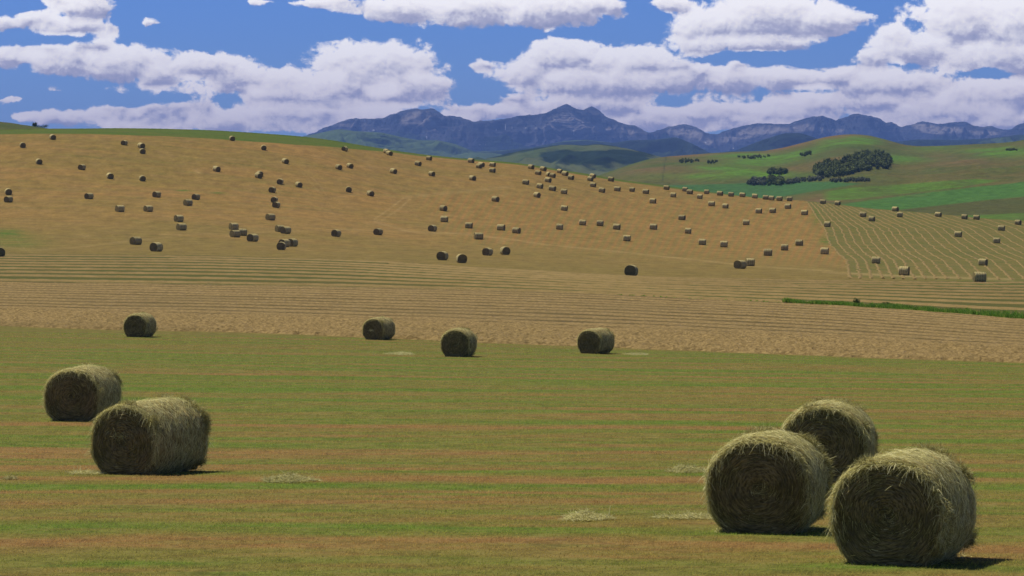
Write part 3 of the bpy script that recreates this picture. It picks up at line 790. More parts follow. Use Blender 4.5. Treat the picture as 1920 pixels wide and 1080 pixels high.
# ------------------------------------------------------------------ hay materials
def hay_mat(name, face=False, far=False):
    m, t, b = material(name, 0.85, 0.12)
    tcn = t.new('ShaderNodeTexCoord'); oc = tcn.outputs['Object']
    s = t.sep(oc)
    rnd = t.new('ShaderNodeObjectInfo').outputs['Random']
    if face:
        r = t.math('SQRT', t.math('ADD', t.math('POWER', s[0], 2.0), t.math('POWER', t.math('SUBTRACT', s[2], 0.5), 2.0)))
        ang = t.math('ARCTAN2', t.math('SUBTRACT', s[2], 0.5), s[0])
        wob_ = t.noise(oc, 3.0, 4, 0.6)
        rr = t.math('ADD', t.math('MULTIPLY', r, 26.0), t.math('ADD', t.math('MULTIPLY', ang, 0.16), t.math('MULTIPLY', wob_, 3.0)))
        ring = t.math('SINE', t.math('MULTIPLY', rr, 6.2832 * 0.6))
        # strands lie along the rings: noise stretched round the axis
        q = t.xyz(t.math('MULTIPLY', ang, 2.2), t.math('MULTIPLY', t.math('ADD', r, t.math('MULTIPLY', wob_, 0.08)), 42.0), rnd)
        st = t.noise(q, 1.6, 6, 0.7)
        hgt = t.math('ADD', t.math('MULTIPLY', ring, 0.05), t.math('MULTIPLY', st, 1.3))
    else:
        ang = t.math('ARCTAN2', t.math('SUBTRACT', s[2], 0.5), s[0])
        wob_ = t.noise(oc, 2.5, 4, 0.6)
        q = t.xyz(t.math('MULTIPLY', ang, 4.0), t.math('ADD', t.math('MULTIPLY', s[1], 26.0), t.math('MULTIPLY', wob_, 6.0)), rnd)
        st = t.noise(q, 1.5, 6, 0.7)
        hgt = t.math('MULTIPLY', st, 1.4)
    end_shade = 0.62 if (face and not far) else 1.0  # end faces: same hay, with their shade put into the colour
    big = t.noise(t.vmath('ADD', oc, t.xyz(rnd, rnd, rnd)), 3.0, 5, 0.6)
    col = t.mix(t.smooth(st, 0.34, 0.64), (0.110 * end_shade, 0.090 * end_shade, 0.028 * end_shade), (0.480 * end_shade, 0.385 * end_shade, 0.150 * end_shade))
    col = t.mix(t.smooth(big, 0.45, 0.7, 0, 0.6), col, (0.120 * end_shade, 0.120 * end_shade, 0.045 * end_shade))
    if far:
        # twine wraps show as pale thin hoops
        w = t.math('SINE', t.math('MULTIPLY', s[1], 26.0))
        col = t.mix(t.smooth(w, 0.55, 1.0, 0, 0.5), col, (0.50, 0.46, 0.27))
        v = t.math('ADD', 1.0, t.math('MULTIPLY', rnd, 0.45))
        col = t.mix(1.0, col, t.xyz(v, v, v), 'MULTIPLY')
    t.l.new(col, b.inputs['Base Color'])
    bump(t, b, hgt, 0.03 if not far else 0.05, 0.9)
    return m
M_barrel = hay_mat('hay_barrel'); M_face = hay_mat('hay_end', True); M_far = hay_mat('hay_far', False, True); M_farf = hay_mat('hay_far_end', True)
M_straw, t, b = material('loose_straw', 0.7, 0.2)
a = t.attr('tone')
col = t.ramp(a.outputs['Fac'], [(0.0, (0.080, 0.075, 0.018)), (0.35, (0.260, 0.220, 0.065)), (0.7, (0.620, 0.585, 0.225)), (1.0, (0.90, 0.85, 0.44))])
t.l.new(col, b.inputs['Base Color'])
tr = t.new('ShaderNodeBsdfTranslucent'); t.l.new(col, tr.inputs[0])
mx = t.new('ShaderNodeMixShader'); mx.inputs[0].default_value = 0.25
t.l.new(b.outputs[0], mx.inputs[1]); t.l.new(tr.outputs[0], mx.inputs[2])
t.l.new(mx.outputs[0], t.n['Material Output'].inputs[0])

def ribbons(P0, Dr, L, Wd, bend, tone, nseg=3, name='straw', outn=None):
    """thin curved strands: start points, directions, lengths, widths, bend vectors"""
    n = len(P0)
    side = np.cross(Dr, rng.normal(size=(n, 3)) if outn is None else outn + rng.normal(size=(n, 3)) * 0.35); side /= np.linalg.norm(side, axis=1, keepdims=True) + 1e-9
    vs = []
    for i in range(nseg + 1):
        f = i / nseg
        c = P0 + Dr * (L * f)[:, None] + bend * ((L * f * f))[:, None]
        w = Wd * (1 - 0.65 * f) * 0.5
        vs.append(c - side * w[:, None]); vs.append(c + side * w[:, None])
    V = np.stack(vs, 1)                                # n, 2(nseg+1), 3
    base = (np.arange(n) * 2 * (nseg + 1))[:, None]
    qs = []
    for i in range(nseg):
        qs.append(np.stack([base[:, 0] + 2 * i, base[:, 0] + 2 * i + 1, base[:, 0] + 2 * i + 3, base[:, 0] + 2 * i + 2], -1))
    Q = np.concatenate(qs)
    me = mesh_np(name, V.reshape(-1, 3), quads=Q, smooth=False)
    add_attr(me, 'tone', np.repeat(tone, 2 * (nseg + 1)))
    return me

def bale_shape(th, seed, ln, squash=1.13):
    """cross section of a bale of height 1 resting on z = 0: returns x, z for angle th (0 = right, pi/2 = up)"""
    c_, s_ = np.cos(th), np.sin(th)
    e_ = np.where(s_ < 0, 0.72, 0.95)                            # slumped: fuller below than above
    x = np.sign(c_) * np.abs(c_) ** e_ * 0.5 * squash; z = 0.5 + np.sign(s_) * np.abs(s_) ** e_ * 0.5
    r = 1 + 0.035 * gnoise(np.cos(th) * 1.5 + ln * 0.8 + seed, np.sin(th) * 1.5 + seed * 3.3, seed)
    x = x * r; z = 0.5 + (z - 0.5) * r
    z = np.where(z < 0.06, 0.06 * 0.25 + z * 0.1, z)           # flattened where it sits
    z = np.maximum(z, -0.004)
    return x, z

def bale_meshes(seed, k, fuzz=1.0, nth=150, ny=70, shaggy=0.0):
    """near bale of height 1 and length k (axis along y, near face at y = -k/2)"""
    th = np.linspace(0, 2 * pi, nth, endpoint=False); ys = np.linspace(-k / 2, k / 2, ny)
    TH, YY = np.meshgrid(th, ys)
    x, z = bale_shape(TH, seed, YY)
    edge = np.clip((np.abs(YY) - (k / 2 - 0.17)) / 0.17, 0, 1)
    nz = fbm(TH * 3.8, YY * 9, 5, seed + 3, 0.6) * 0.035 + fbm(np.cos(TH) * 3 + YY * 5, np.sin(TH) * 3, 4, seed + 8) * 0.04
    rr = 1 + nz * 1.0 - 0.13 * edge ** 2.5
    up = np.clip((z - 0.05) * 8, 0, 1)
    x = x * (1 + (rr - 1) * up); z = 0.5 + (z - 0.5) * (1 + (rr - 1) * up)
    bar = mesh_np('barrel', np.stack([x, YY + 0 * x, z], -1).reshape(-1, 3), quads=grid_quads(ny, nth, True))
    rim0 = (x[0], z[0]); rim1 = (x[-1], z[-1])
    faces = []
    for sgn, rim in ((-1, rim0), (1, rim1)):
        nr_ = 60
        f = np.linspace(1, 0.0, nr_)[:, None]
        fx = rim[0][None] * f; fz = 0.5 + (rim[1][None] - 0.5) * f
        THf = np.broadcast_to(th[None], fx.shape)
        rad = f + 0 * fx
        dis = 0.004 * np.sin((rad * 13 + THf / (2 * pi) + 0.5 * fbm(fx * 3, fz * 3, 3, seed + 1)) * 2 * pi) + fbm(THf * 2.5, rad * 22, 4, seed + 21, .6) * 0.022 + fbm(fx * 4, fz * 4, 4, seed + 5) * 0.03
        dis = dis * sstep(1.0, 0.9, rad) - 0.03 * sstep(0.25, 0.0, rad) + 0.02 * sstep(1.0, 0.8, rad)
        fy = sgn * (k / 2 + dis)
        qd = grid_quads(nr_, nth, True)
        if sgn > 0: qd = qd[:, ::-1]
        faces.append(mesh_np('end_face', np.stack([fx, fy + 0 * fx, fz], -1).reshape(-1, 3), quads=qd))
    # loose strands on the barrel
    n = int(11000 * fuzz)
    a_ = rng.uniform(-0.35 * pi, 1.35 * pi, n)
    y_ = rng.uniform(-k / 2, k / 2, n) ; y_ = np.where(rng.random(n) < 0.25, np.sign(y_) * (k / 2 - rng.random(n) * 0.06), y_)
    bx, bz = bale_shape(a_, seed, y_)
    eg_ = 1 - 0.13 * np.clip((np.abs(y_) - (k / 2 - 0.17)) / 0.17, 0, 1) ** 2.5; bx = bx * eg_; bz = 0.5 + (bz - 0.5) * eg_
    nrm = np.stack([np.cos(a_), 0 * a_, np.sin(a_)], -1)
    tang = np.stack([-np.sin(a_), 0 * a_, np.cos(a_)], -1) * np.sign(rng.normal(size=n))[:, None]
    ax = np.stack([0 * a_, np.ones(n), 0 * a_], -1)
    lift = np.abs(rng.normal(0, 0.16, n)); stray = rng.random(n) < 0.06; lift = np.where(stray, rng.uniform(.3, .9, n), lift)
    dr = tang + ax * rng.normal(0, 0.55, n)[:, None] + nrm * lift[:, None]
    dr /= np.linalg.norm(dr, axis=1, keepdims=True)
    p0 = np.stack([bx, y_, bz], -1) + nrm * (0.004 + rng.random(n) * 0.018)[:, None]
    L = rng.uniform(0.04, 0.16, n) * np.where(stray, 0.8, 1)
    bendv = -nrm * rng.uniform(0.1, 0.5, n)[:, None] + rng.normal(0, 0.12, (n, 3))
    tone = np.clip(rng.normal(0.70, 0.24, n), 0, 1)
    parts = [(p0, dr, L, rng.uniform(0.003, 0.0065, n), bendv, tone, nrm)]
    # strands on both end faces, following the spiral
    for sgn in (-1, 1):
        m_ = int(3000 * fuzz)
        r_ = np.sqrt(rng.random(m_)) * 0.985; a2_ = rng.uniform(0, 2 * pi, m_)
        ex, ez = bale_shape(a2_, seed, np.full(m_, sgn * k / 2))
        fx = ex * r_ * 0.87; fz = 0.5 + (ez - 0.5) * r_ * 0.87
        tg = np.stack([-np.sin(a2_), 0 * a2_, np.cos(a2_)], -1)
        rad_ = np.stack([np.cos(a2_), 0 * a2_, np.sin(a2_)], -1)
        ny_ = np.stack([0 * a2_, np.full(m_, float(sgn)), 0 * a2_], -1)
        odd = rng.random(m_) < 0.10
        d_ = tg + rad_ * rng.normal(0, 0.12, m_)[:, None] + ny_ * (0.06 + np.abs(rng.normal(0, 0.10, m_)))[:, None]
        d_ = np.where(odd[:, None], d_ + rng.normal(0, 0.7, (m_, 3)) * np.array([1, .3, 1]), d_)
        d_ /= np.linalg.norm(d_, axis=1, keepdims=True)
        LL = rng.uniform(0.03, 0.13, m_)
        bd_ = -rad_ * (LL / (r_ * 1.1 + .08))[:, None] * 0.5 - ny_ * 0.1
        tn = np.clip(rng.normal(0.22, 0.17, m_) + np.where(rng.random(m_) < 0.06, 0.45, 0), 0, 1)  # lower tone than the barrel strands, painting in the shaded ends
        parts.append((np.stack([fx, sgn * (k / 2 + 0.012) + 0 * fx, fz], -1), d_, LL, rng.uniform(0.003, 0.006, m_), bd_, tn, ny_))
    # shaggy fringe hanging over the rim of the faces
    m_ = int(900 * fuzz)
    sg = np.where(rng.random(m_) < 0.6, -1.0, 1.0); a3 = rng.uniform(-0.1 * pi, 1.1 * pi, m_)
    ex, ez = bale_shape(a3, seed, sg * k / 2)
    rad_ = np.stack([np.cos(a3), 0 * a3, np.sin(a3)], -1); ny_ = np.stack([0 * a3, sg, 0 * a3], -1)
    d_ = ny_ * rng.uniform(0.1, 0.6, m_)[:, None] + rng.normal(0, 0.6, (m_, 3)) * np.array([1, .3, 1]) + rad_ * 0.15
    d_ /= np.linalg.norm(d_, axis=1, keepdims=True)
    bd_ = np.tile(np.array([[0, 0, -0.7]]), (m_, 1)) + ny_ * 0.05
    parts.append((np.stack([ex * 0.93, sg * k / 2 * 0.99, 0.5 + (ez - 0.5) * 0.92], -1), d_, rng.uniform(0.04, 0.13, m_), rng.uniform(0.003, 0.007, m_), bd_, np.clip(rng.normal(0.65, 0.22, m_), 0, 1), rad_ * .6 + ny_ * .4))
    # trampled straw round the foot
    m_ = int(700 * fuzz)
    a4 = rng.uniform(0, 2 * pi, m_); sx_ = 0.40 + np.abs(rng.normal(0, 0.05, m_)); sy_ = k / 2 + np.abs(rng.normal(0, 0.05, m_))
    q4 = np.maximum(np.abs(np.cos(a4)), np.abs(np.sin(a4)))
    pf = np.stack([np.cos(a4) / q4 * sx_, np.sin(a4) / q4 * sy_, rng.uniform(0.005, 0.03, m_)], -1)
    df = rng.normal(0, 1, (m_, 3)) * np.array([1, 1, 0.25]) + np.array([0, 0, 0.1]); df /= np.linalg.norm(df, axis=1, keepdims=True)
    parts.append((pf, df, rng.uniform(0.03, 0.09, m_), rng.uniform(0.003, 0.006, m_), np.tile(np.array([[0, 0, -0.2]]), (m_, 1)), np.clip(rng.normal(0.6, 0.2, m_), 0, 1), np.tile(np.array([[0, 0, 1.]]), (m_, 1))))
    # stray tufts of loose hay sticking out of the far rim
    for _ in range(int(5 + 8 * shaggy)):
        m_ = int(120 + 160 * shaggy)
        ca = rng.uniform(0.1 * pi, 0.75 * pi) if rng.random() < 0.7 else rng.uniform(-0.3 * pi, 0.2 * pi); cy = k / 2 - rng.random() * 0.12 if rng.random() < 0.75 else -k / 2 + rng.random() * .1
        aa = ca + rng.normal(0, 0.10, m_); yy = cy + rng.normal(0, 0.035, m_)
        ex, ez = bale_shape(aa, seed, yy)
        rad_ = np.stack([np.cos(aa), 0 * aa, np.sin(aa)], -1)
        d_ = rad_ * 0.55 + rng.normal(0, 0.6, (m_, 3)); d_ /= np.linalg.norm(d_, axis=1, keepdims=True)
        p_ = np.stack([ex, yy, ez], -1) + rad_ * (rng.random(m_) * (0.015 + 0.02 * shaggy))[:, None]
        parts.append((p_, d_, rng.uniform(0.02, 0.065, m_), rng.uniform(0.003, 0.007, m_), rng.normal(0, 0.4, (m_, 3)), np.clip(rng.normal(0.48, 0.2, m_), 0, 1), rng.normal(0, 1, (m_, 3))))
    cat = [np.concatenate([p_[i] for p_ in parts]) for i in range(7)]
    st = ribbons(*cat[:6], nseg=2, name='loose_straw', outn=cat[6])
    return bar, faces, st

HAYGROUP = 'round hay bales lying on the mown field'
def near_bale(fx, by, hpx, k, yaw, seed, label, fuzz=1.0, shaggy=0.0, squash=1.13, detail=(150, 70)):
    """fx, by: picture column and row where the near face meets the ground; hpx: height there"""
    c = hit(fx, by)
    D = hpx * c.y / F
    th = radians(yaw); al = atan((fx - 960) / F)
    axis = Vector((sin(th + al), cos(th + al), 0))
    ctr = c + axis * (k * D / 2)
    ctr.z = gz(ctr.x, ctr.y) - 0.02
    root = bpy.data.objects.new('hay_bale', None); C.objects.link(root)
    root.empty_display_size = 0.5
    root.location = ctr; root.rotation_euler = (0, 0, -(th + al)); root.scale = (D, D, D)
    tag(root, label, 'hay bale', HAYGROUP)
    bar, faces, st = bale_meshes(seed, k, fuzz, detail[0], detail[1], shaggy)
    obj('barrel', bar, M_barrel, root)
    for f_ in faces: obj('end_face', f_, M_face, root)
    obj('loose_straw', st, M_straw, root)
    print('bale', label[:30], 'D=%.2f d=%.1f' % (D, ctr.y))
    return root
near_bale(1662, 1060, 205, 1.05, 17, 101, 'large shaggy round hay bale at the bottom right corner, nearest the camera', 1.3, 0.7)
near_bale(1422, 1000, 184, 0.92, 11, 102, 'frayed round hay bale left of the nearest one, straw hanging over its dark end', 1.3, 0.9)
near_bale(1545, 905, 149, 0.95, 6, 103, 'round hay bale behind the two others at the lower right', 1.1, 0.6)
near_bale(231, 890, 137, 1.36, 33, 104, 'long round hay bale with ragged far end, front one of the left pair', 1.1, 1.0)
near_bale(134, 790, 101, 1.28, 19, 105, 'round hay bale behind the ragged one, rear one of the left pair', 0.9, 0.5)
near_bale(253, 632, 44, 1.15, 22, 106, 'leftmost of four bales along the edge of the raked strip', 0.35, 0.2, detail=(80, 30))
near_bale(699, 637, 41.5, 1.25, 26, 107, 'second bale from left along the raked strip, pale tuft in its end', 0.35, 0.2, detail=(80, 30))
near_bale(853, 669, 53, 1.0, 15, 108, 'roundest of the middle bales, right of the one with a pale tuft', 0.4, 0.2, detail=(80, 30))
near_bale(1104, 663, 47, 1.2, 28, 109, 'rightmost of four bales along the edge of the raked strip', 0.35, 0.2, detail=(80, 30))

# ------------------------------------------------------------------ far bales: one mesh each
def far_mesh(seed, k):
    nth, ny = 28, 9
    th = np.linspace(0, 2 * pi, nth, endpoint=False); ys = np.linspace(-k / 2, k / 2, ny)
    TH, YY = np.meshgrid(th, ys)
    x, z = bale_shape(TH, seed, YY, 1.08)
    e = np.where((np.arange(ny) == 0) | (np.arange(ny) == ny - 1), 0.955, 1.0)[:, None]
    rr = e * (1 + fbm(TH * 2, YY * 5, 3, seed) * 0.05)
    x = x * rr; z = np.maximum(0.5 + (z - 0.5) * rr, -0.01)
    V = np.stack([x, YY, z], -1).reshape(-1, 3); n0 = len(V)
    V = np.concatenate([V, [[0, -k / 2 - 0.01, 0.5], [0, k / 2 + 0.01, 0.5]]])
    Q = grid_quads(ny, nth, True)
    i = np.arange(nth); j = (i + 1) % nth
    T1 = np.stack([j, i, np.full(nth, n0)], -1); T2 = np.stack([(ny - 1) * nth + i, (ny - 1) * nth + j, np.full(nth, n0 + 1)], -1)
    me = mesh_np('hay_bale', V, quads=Q, tris=np.concatenate([T1, T2]))
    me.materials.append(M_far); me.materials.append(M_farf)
    mi = np.zeros(len(me.polygons), np.int32); mi[len(Q):] = 1
    me.polygons.foreach_set('material_index', mi)
    sm_ = np.ones(len(me.polygons), bool); sm_[len(Q):] = False
    me.polygons.foreach_set('use_smooth', sm_)
    return me
far_meshes = [far_mesh(200 + i, kk) for i, kk in enumerate([1.08, 1.15, 1.12, 1.2, 1.05, 1.16])]
# picture position of the middle of each bale and its turn (0: end on; +: side seen right of the end; -: left of it)
LEFT = [(98.6,257,-15),(42.5,272,-10),(232.8,267.5,25),(264.7,272.8,-25),(267,283.3,-10),(434.7,259.4,-15),(72.8,302.8,-15),(153.3,313.3,35),(206,329.7,-15),(266.7,334.4,-10),
 (405.8,316.7,-30),(15.8,359.4,-10),(15.8,373.6,40),(166.7,367.5,45),(293.6,364.4,40),(367,369,40),(352,379.7,60),(224.4,390.8,60),(277.8,391,60),(335,409.4,60),(340,425.3,60),
 (438,424.4,60),(440.6,438,55),(454,435.3,75),(473.6,445.5,35),(254.4,451.4,50),(293,463,35),(-1,472.8,0),(494,276.7,0),(534.4,302,-25),(486.7,325.6,-20),(484.2,328.9,-35),
 (524.7,340.3,15),(559.7,346,-30),(510,355.6,20),(514,374.4,15),(517.5,383.9,20),(506.7,406.7,55),(524.4,428.3,60),(535.3,431.4,45),(533,455.6,40),(547.8,454.7,30),(527.5,461,10)]
MID = [(645.6,278.9,30),(634.4,313,-35),(655.3,310.6,-30),(653,355,-5),(694,362.5,-30),(630,437,30),(708.6,434.4,30),(724,283.5,-40),(729.4,287,-35),(737,320.6,-45),(783.3,306.4,-50),
 (804,296.4,-60),(809,325.6,-45),(882.8,301,-60),(897.8,311.4,-45),(902,308.6,-50),(885.6,333.6,-40),(830.8,390.3,-50),(832.8,410.6,-80),(810.6,427.8,25),(878.9,422.5,-80),(897,442.5,75),
 (829.4,479.4,15),(865.3,484.5,-10),(914,471.7,30),(923.2,308.3,-65),(922.9,319,-60),(928.6,373,-50),(939.3,426.3,-75),(968,432,-70),(946.8,470,-20)]
RIGHT = [(995.3,312.7,-50),(1018,316.2,-45),(1008.5,323.7,-60),(1028.3,326.5,-30),(1035.6,328.7,-55),(1027,337.2,-60),(1049,320.9,-55),(1058.9,325.3,-55),(1069.9,332.5,-60),(985.2,341.3,-75),
 (1011.7,348.6,-65),(1035.3,353,-60),(1057,359,-75),(1006.3,365.3,-45),(1057.6,390,-78),(1110.8,329.7,-55),(1106.4,335,-55),(1111.5,346.4,-70),(1145,335.7,-65),(1128,356.4,-70),(1157,354,-72),
 (1184.8,355.2,-72),(1210.6,359,-75),(1249.3,351.7,-72),(1223.8,376.6,-75),(1048.8,425,-80),(1092,417.2,-80),(1124.7,418.4,-80),(1156,425,-75),(1225,425,-78),(1175.3,446.5,-84),(1183.5,507,15),
 (1283.9,354.8,-75),(1293,359.6,-75),(1262,365.5,-78),(1324.7,359.6,-78),(1311.7,368.4,-78),(1349.6,362.5,-70),(1370.4,364.3,-80),(1391.7,365.2,-80),(1415,367.6,-80),(1435.6,370,-80),
 (1446.5,371.4,-80),(1461.3,372.3,-80),(1480.3,372.9,-80),(1334,381.8,-78),(1360,386.2,-75),(1278.5,407.6,-75),(1289.8,432.7,-78),(1316.7,453.5,-84),(1357.3,457.6,-84),(1399,417,-82),
 (1422.5,395.4,-78),(1448.6,394.5,-78),(1477.3,386.8,-75),(1508.4,398.4,-78),(1439.7,473,-84),(1471,463.6,-84),(1498.4,455,-80),(1387.6,495.6,30),(1406.2,491.4,78),(1546,470.4,-82)]
FAR_R = [(1542.5,378.2,-78),(1570,380.8,-72),(1551,420.3,-80),(1617.8,402,-84),(1634.4,410.2,-70),(1678.5,391.8,-60),(1687,402.3,-84),(1759,402,-65),(1808,406.4,-72),(1830.6,407.5,-75),(1908.7,416.8,-68),
 (1877.5,427.5,-84),(1868.7,450.8,-80),(1796.3,438.8,-75),(1642.3,487.6,-84),(1695,507.8,-80),(1843,491.4,-70),(1836.3,519,80)]
ORD = ['first','second','third','fourth','fifth','sixth','seventh','eighth','ninth','tenth','eleventh','twelfth','thirteenth','fourteenth','fifteenth','sixteenth','seventeenth','eighteenth','nineteenth','twentieth','twenty-first','twenty-second','twenty-third','twenty-fourth','twenty-fifth','twenty-sixth'] + ['twenty-seventh','twenty-eighth','twenty-ninth','thirtieth','thirty-first','thirty-second']
def split(lst, zone, bands):
    out = []
    for lo, hi, nm in bands:
        sel = sorted([b_ for b_ in lst if (lo(b_[0]) if callable(lo) else lo) <= b_[1] < (hi(b_[0]) if callable(hi) else hi)])
        out.append((nm + ' ' + zone, sel))
    return out
groups = split(LEFT, 'bales, left third of tan hill', [(0,290,'topmost'),(290,350,'upper'),(350,392,'middle'),(392,433,'lower'),(433,600,'lowest')])
groups += split(MID, 'bales, middle third of tan hill', [(0,302,'topmost'),(302,345,'upper'),(345,423,'middle'),(423,600,'lowest')])
crl = lambda x: crest(x) + 8.5
groups += split(RIGHT, 'bales, right third of tan hill', [(0,crl,'crest line'),(crl,367,'upper'),(367,412,'middle'),(412,450,'lower'),(450,600,'lowest')])
groups += split(FAR_R, 'bales, striped field', [(0,411,'upper'),(411,460,'middle'),(460,600,'lowest')])
cnt = 0
for nm, sel in groups:
    for i, (bx_, by_, yw) in enumerate(sel):
        # estimate height in pixels from the distance at the foot
        c = hit(bx_, by_ + 5)
        Dm_ = 1.66 + 0.05 * math.sin(cnt * 2.3)
        for _ in range(4):
            h = Dm_ * F / c.y; c = hit(bx_, min(by_ + h / 2, 700))
        dmax = float(dcr(bx_)) + 4
        if c.y > dmax: c.y = dmax
        me = far_meshes[cnt % 6]
        o = bpy.data.objects.new('hay_bale', me); C.objects.link(o)
        al = atan((bx_ - 960) / F)
        yy = c.y + 0.5
        xx = (bx_ - 960) / F * yy
        dx = 0.4; slx = (gz(xx + dx, yy) - gz(xx - dx, yy)) / (2 * dx); sly = (gz(xx, yy + dx) - gz(xx, yy - dx)) / (2 * dx)
        up = Vector((-slx, -sly, 1)).normalized()
        R0 = Matrix.Rotation(-(radians(yw + random.uniform(-4, 4)) + al), 3, 'Z')
        qd = Vector((0, 0, 1)).rotation_difference(up).to_matrix()
        o.rotation_euler = (qd @ R0).to_euler()
        o.location = (xx, yy, gz(xx, yy) - 0.04)
        o.scale = (Dm_,) * 3
        look = 'end-on' if abs(yw) < 22 else ('half-turned' if abs(yw) < 58 else 'side-on')
        n_ = len(sel)
        tag(o, '%s bale, %s from left of %s' % (look, ORD[i], nm), 'hay bale', 'round hay bales scattered over the far hillside')
        cnt += 1
print('far bales', cnt)

# ------------------------------------------------------------------ raked strip of cut hay
hayg, t, b = material('raked_hay', 0.95, 0.05)
P_ = pos(t); s = t.sep(P_)
n1 = t.noise(P_, 0.5, 5, 0.65); n2 = t.noise(P_, 3.0, 5, 0.7); n3 = t.noise(P_, 0.05, 4, 0.6)
col = t.mix(t.smooth(n2, 0.35, 0.65), (0.190, 0.132, 0.048), (0.385, 0.275, 0.110))
col = t.mix(t.smooth(n1, 0.5, 0.75, 0, 0.6), col, (0.21, 0.16, 0.064))
rowa = t.attr('row')
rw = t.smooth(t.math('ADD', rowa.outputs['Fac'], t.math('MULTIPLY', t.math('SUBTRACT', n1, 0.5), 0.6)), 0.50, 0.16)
col = t.mix(t.math('MULTIPLY', rw, 0.68), col, (0.060, 0.050, 0.016))  # dark troughs between rows: shade and ground put into the colour
col = t.mix(t.smooth(n3, 0.5, 0.7, 0, 0.35), col, (0.20, 0.15, 0.06))
t.l.new(col, b.inputs['Base Color'])
bump(t, b, t.math('ADD', n2, n1), 0.30, 1.0)
us2 = np.linspace(-0.24, 0.24, 1300); XS = 960 + us2 * F
ts = np.linspace(0, 1, 430)
dN = dn(XS)[None]; dT = dst(XS)[None]
Ds = dN + (dT - dN) * ts[:, None]; Us = np.broadcast_to(us2[None], Ds.shape); Xs = Us * Ds
wb = fbm(Xs / 9, Ds / 9, 3, 44)
NR = 16
phz = ts[:, None] * NR + wb * 0.22 + 0.0 * Xs
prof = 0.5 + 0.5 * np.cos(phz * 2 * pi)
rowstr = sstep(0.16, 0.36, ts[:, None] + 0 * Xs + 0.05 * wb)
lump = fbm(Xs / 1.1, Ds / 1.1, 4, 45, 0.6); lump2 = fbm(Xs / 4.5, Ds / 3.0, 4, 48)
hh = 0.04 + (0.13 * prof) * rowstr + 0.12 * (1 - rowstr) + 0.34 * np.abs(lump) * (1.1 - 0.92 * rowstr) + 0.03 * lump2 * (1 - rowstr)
fr = sstep(0, 0.006, ts)[:, None] * sstep(1.0, 0.985, ts)[:, None]
ragged = dN * 0
Zs = gzv(Xs, Ds) + hh * fr - 0.05 * (1 - fr)
Dsj = Ds + (fbm(Xs / 1.3, Ds / 40, 4, 46) * 0.7) * (1 - sstep(0, 0.03, ts))[:, None]
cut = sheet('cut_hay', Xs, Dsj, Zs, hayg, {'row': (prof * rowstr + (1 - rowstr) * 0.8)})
tag(cut, 'broad strip of raked tan hay crossing the valley in close rows', kind='stuff', cat='cut hay')

# ------------------------------------------------------------------ windrows
wmat, t, b = material('windrow_hay', 0.95, 0.05)
P_ = pos(t); n1 = t.noise(P_, 0.35, 5, 0.7); n2 = t.noise(P_, 2.5, 4, 0.7)
col = t.mix(t.smooth(n1, 0.25, 0.75), (0.200, 0.145, 0.052), (0.270, 0.192, 0.074))
col = t.mix(t.smooth(n2, 0.5, 0.7, 0, 0.45), col, (0.11, 0.09, 0.032))
t.l.new(col, b.inputs['Base Color']); bump(t, b, n2, 0.15, 0.9)
def windrow(pts, width, height, seed, step=1.0, rough=0.9, gaps=0.38):
    """pts: ground points (X, Y) along the line"""
    pts = np.array(pts, float)
    seg = np.hypot(*np.diff(pts, axis=0).T); cum = np.concatenate([[0], np.cumsum(seg)])
    n = max(8, int(cum[-1] / step)); sd = np.linspace(0, cum[-1], n)
    X = np.interp(sd, cum, pts[:, 0]); Y = np.interp(sd, cum, pts[:, 1])
    X = X + fbm(sd / 12, sd * 0 + seed, 3, seed) * 0.8
    Y = Y + fbm(sd / 9, sd * 0 + seed, 3, seed + 1) * 0.8
    tx = np.gradient(X); ty = np.gradient(Y); l = np.hypot(tx, ty); nx, ny_ = -ty / l, tx / l
    prof = np.array([-1, -0.65, -0.25, 0.2, 0.6, 1.0]); ph_ = np.array([-0.1, 0.55, 0.95, 1.0, 0.6, -0.1])
    wv = width * 0.5 * (1 + fbm(sd / 3, sd * 0 + seed, 3, seed + 2) * 0.7); hv = height * (1 + fbm(sd / 1.7, sd * 0, 3, seed + 3) * rough)
    gap = sstep(-gaps - 0.07, -gaps + 0.08, fbm(sd / 6, sd * 0 + 5, 2, seed + 9)); hv = hv * gap - (1 - gap) * 0.05
    VX = X[:, None] + nx[:, None] * prof[None] * wv[:, None]; VY = Y[:, None] + ny_[:, None] * prof[None] * wv[:, None]
    VZ = gzv(VX, VY) + ph_[None] * hv[:, None] + 0.02
    me = mesh_np('windrow', np.stack([VX, VY, VZ], -1).reshape(-1, 3), quads=grid_quads(n, 6)[:, ::-1])
    return obj('windrow', me, wmat)
nb_rows = 9
for i in range(nb_rows):
    f = (i + 0.35) / nb_rows
    xs = np.linspace(-700, 2620, 90)
    dd_ = dst(xs) + (dbd(xs) - dst(xs)) * f
    w = windrow(np.stack([(xs - 960) / F * dd_, dd_], -1), 2.6, 0.20, 300 + i, 0.6, 0.45, 2.0)
    tag(w, ORD[i] + ' low windrow of hay above the raked strip, crossing the valley', 'windrow', 'windrows of hay in the valley')
for kq in range(0, 31):
    kk = kq * 0.78
    ys = np.linspace(372, 526, 120)
    xs = line_x(np.full_like(ys, float(kk)), ys)
    ok = (ys > crest(xs) + 1.0) & (ys < band_top(xs) - 3) & (xs < 2150)
    xs, ys = xs[ok], ys[ok]
    if len(xs) < 6: continue
    P3 = [hit(x, y) for x, y in zip(xs, ys)]
    w = windrow([(p.x, p.y) for p in P3[::-1]], 0.52, 0.08, 400 + kq, 1.0)
    tag(w, 'thin pale curved windrow, ' + ORD[kq] + ' from left on the striped field', 'windrow', 'curved windrows on the striped field')

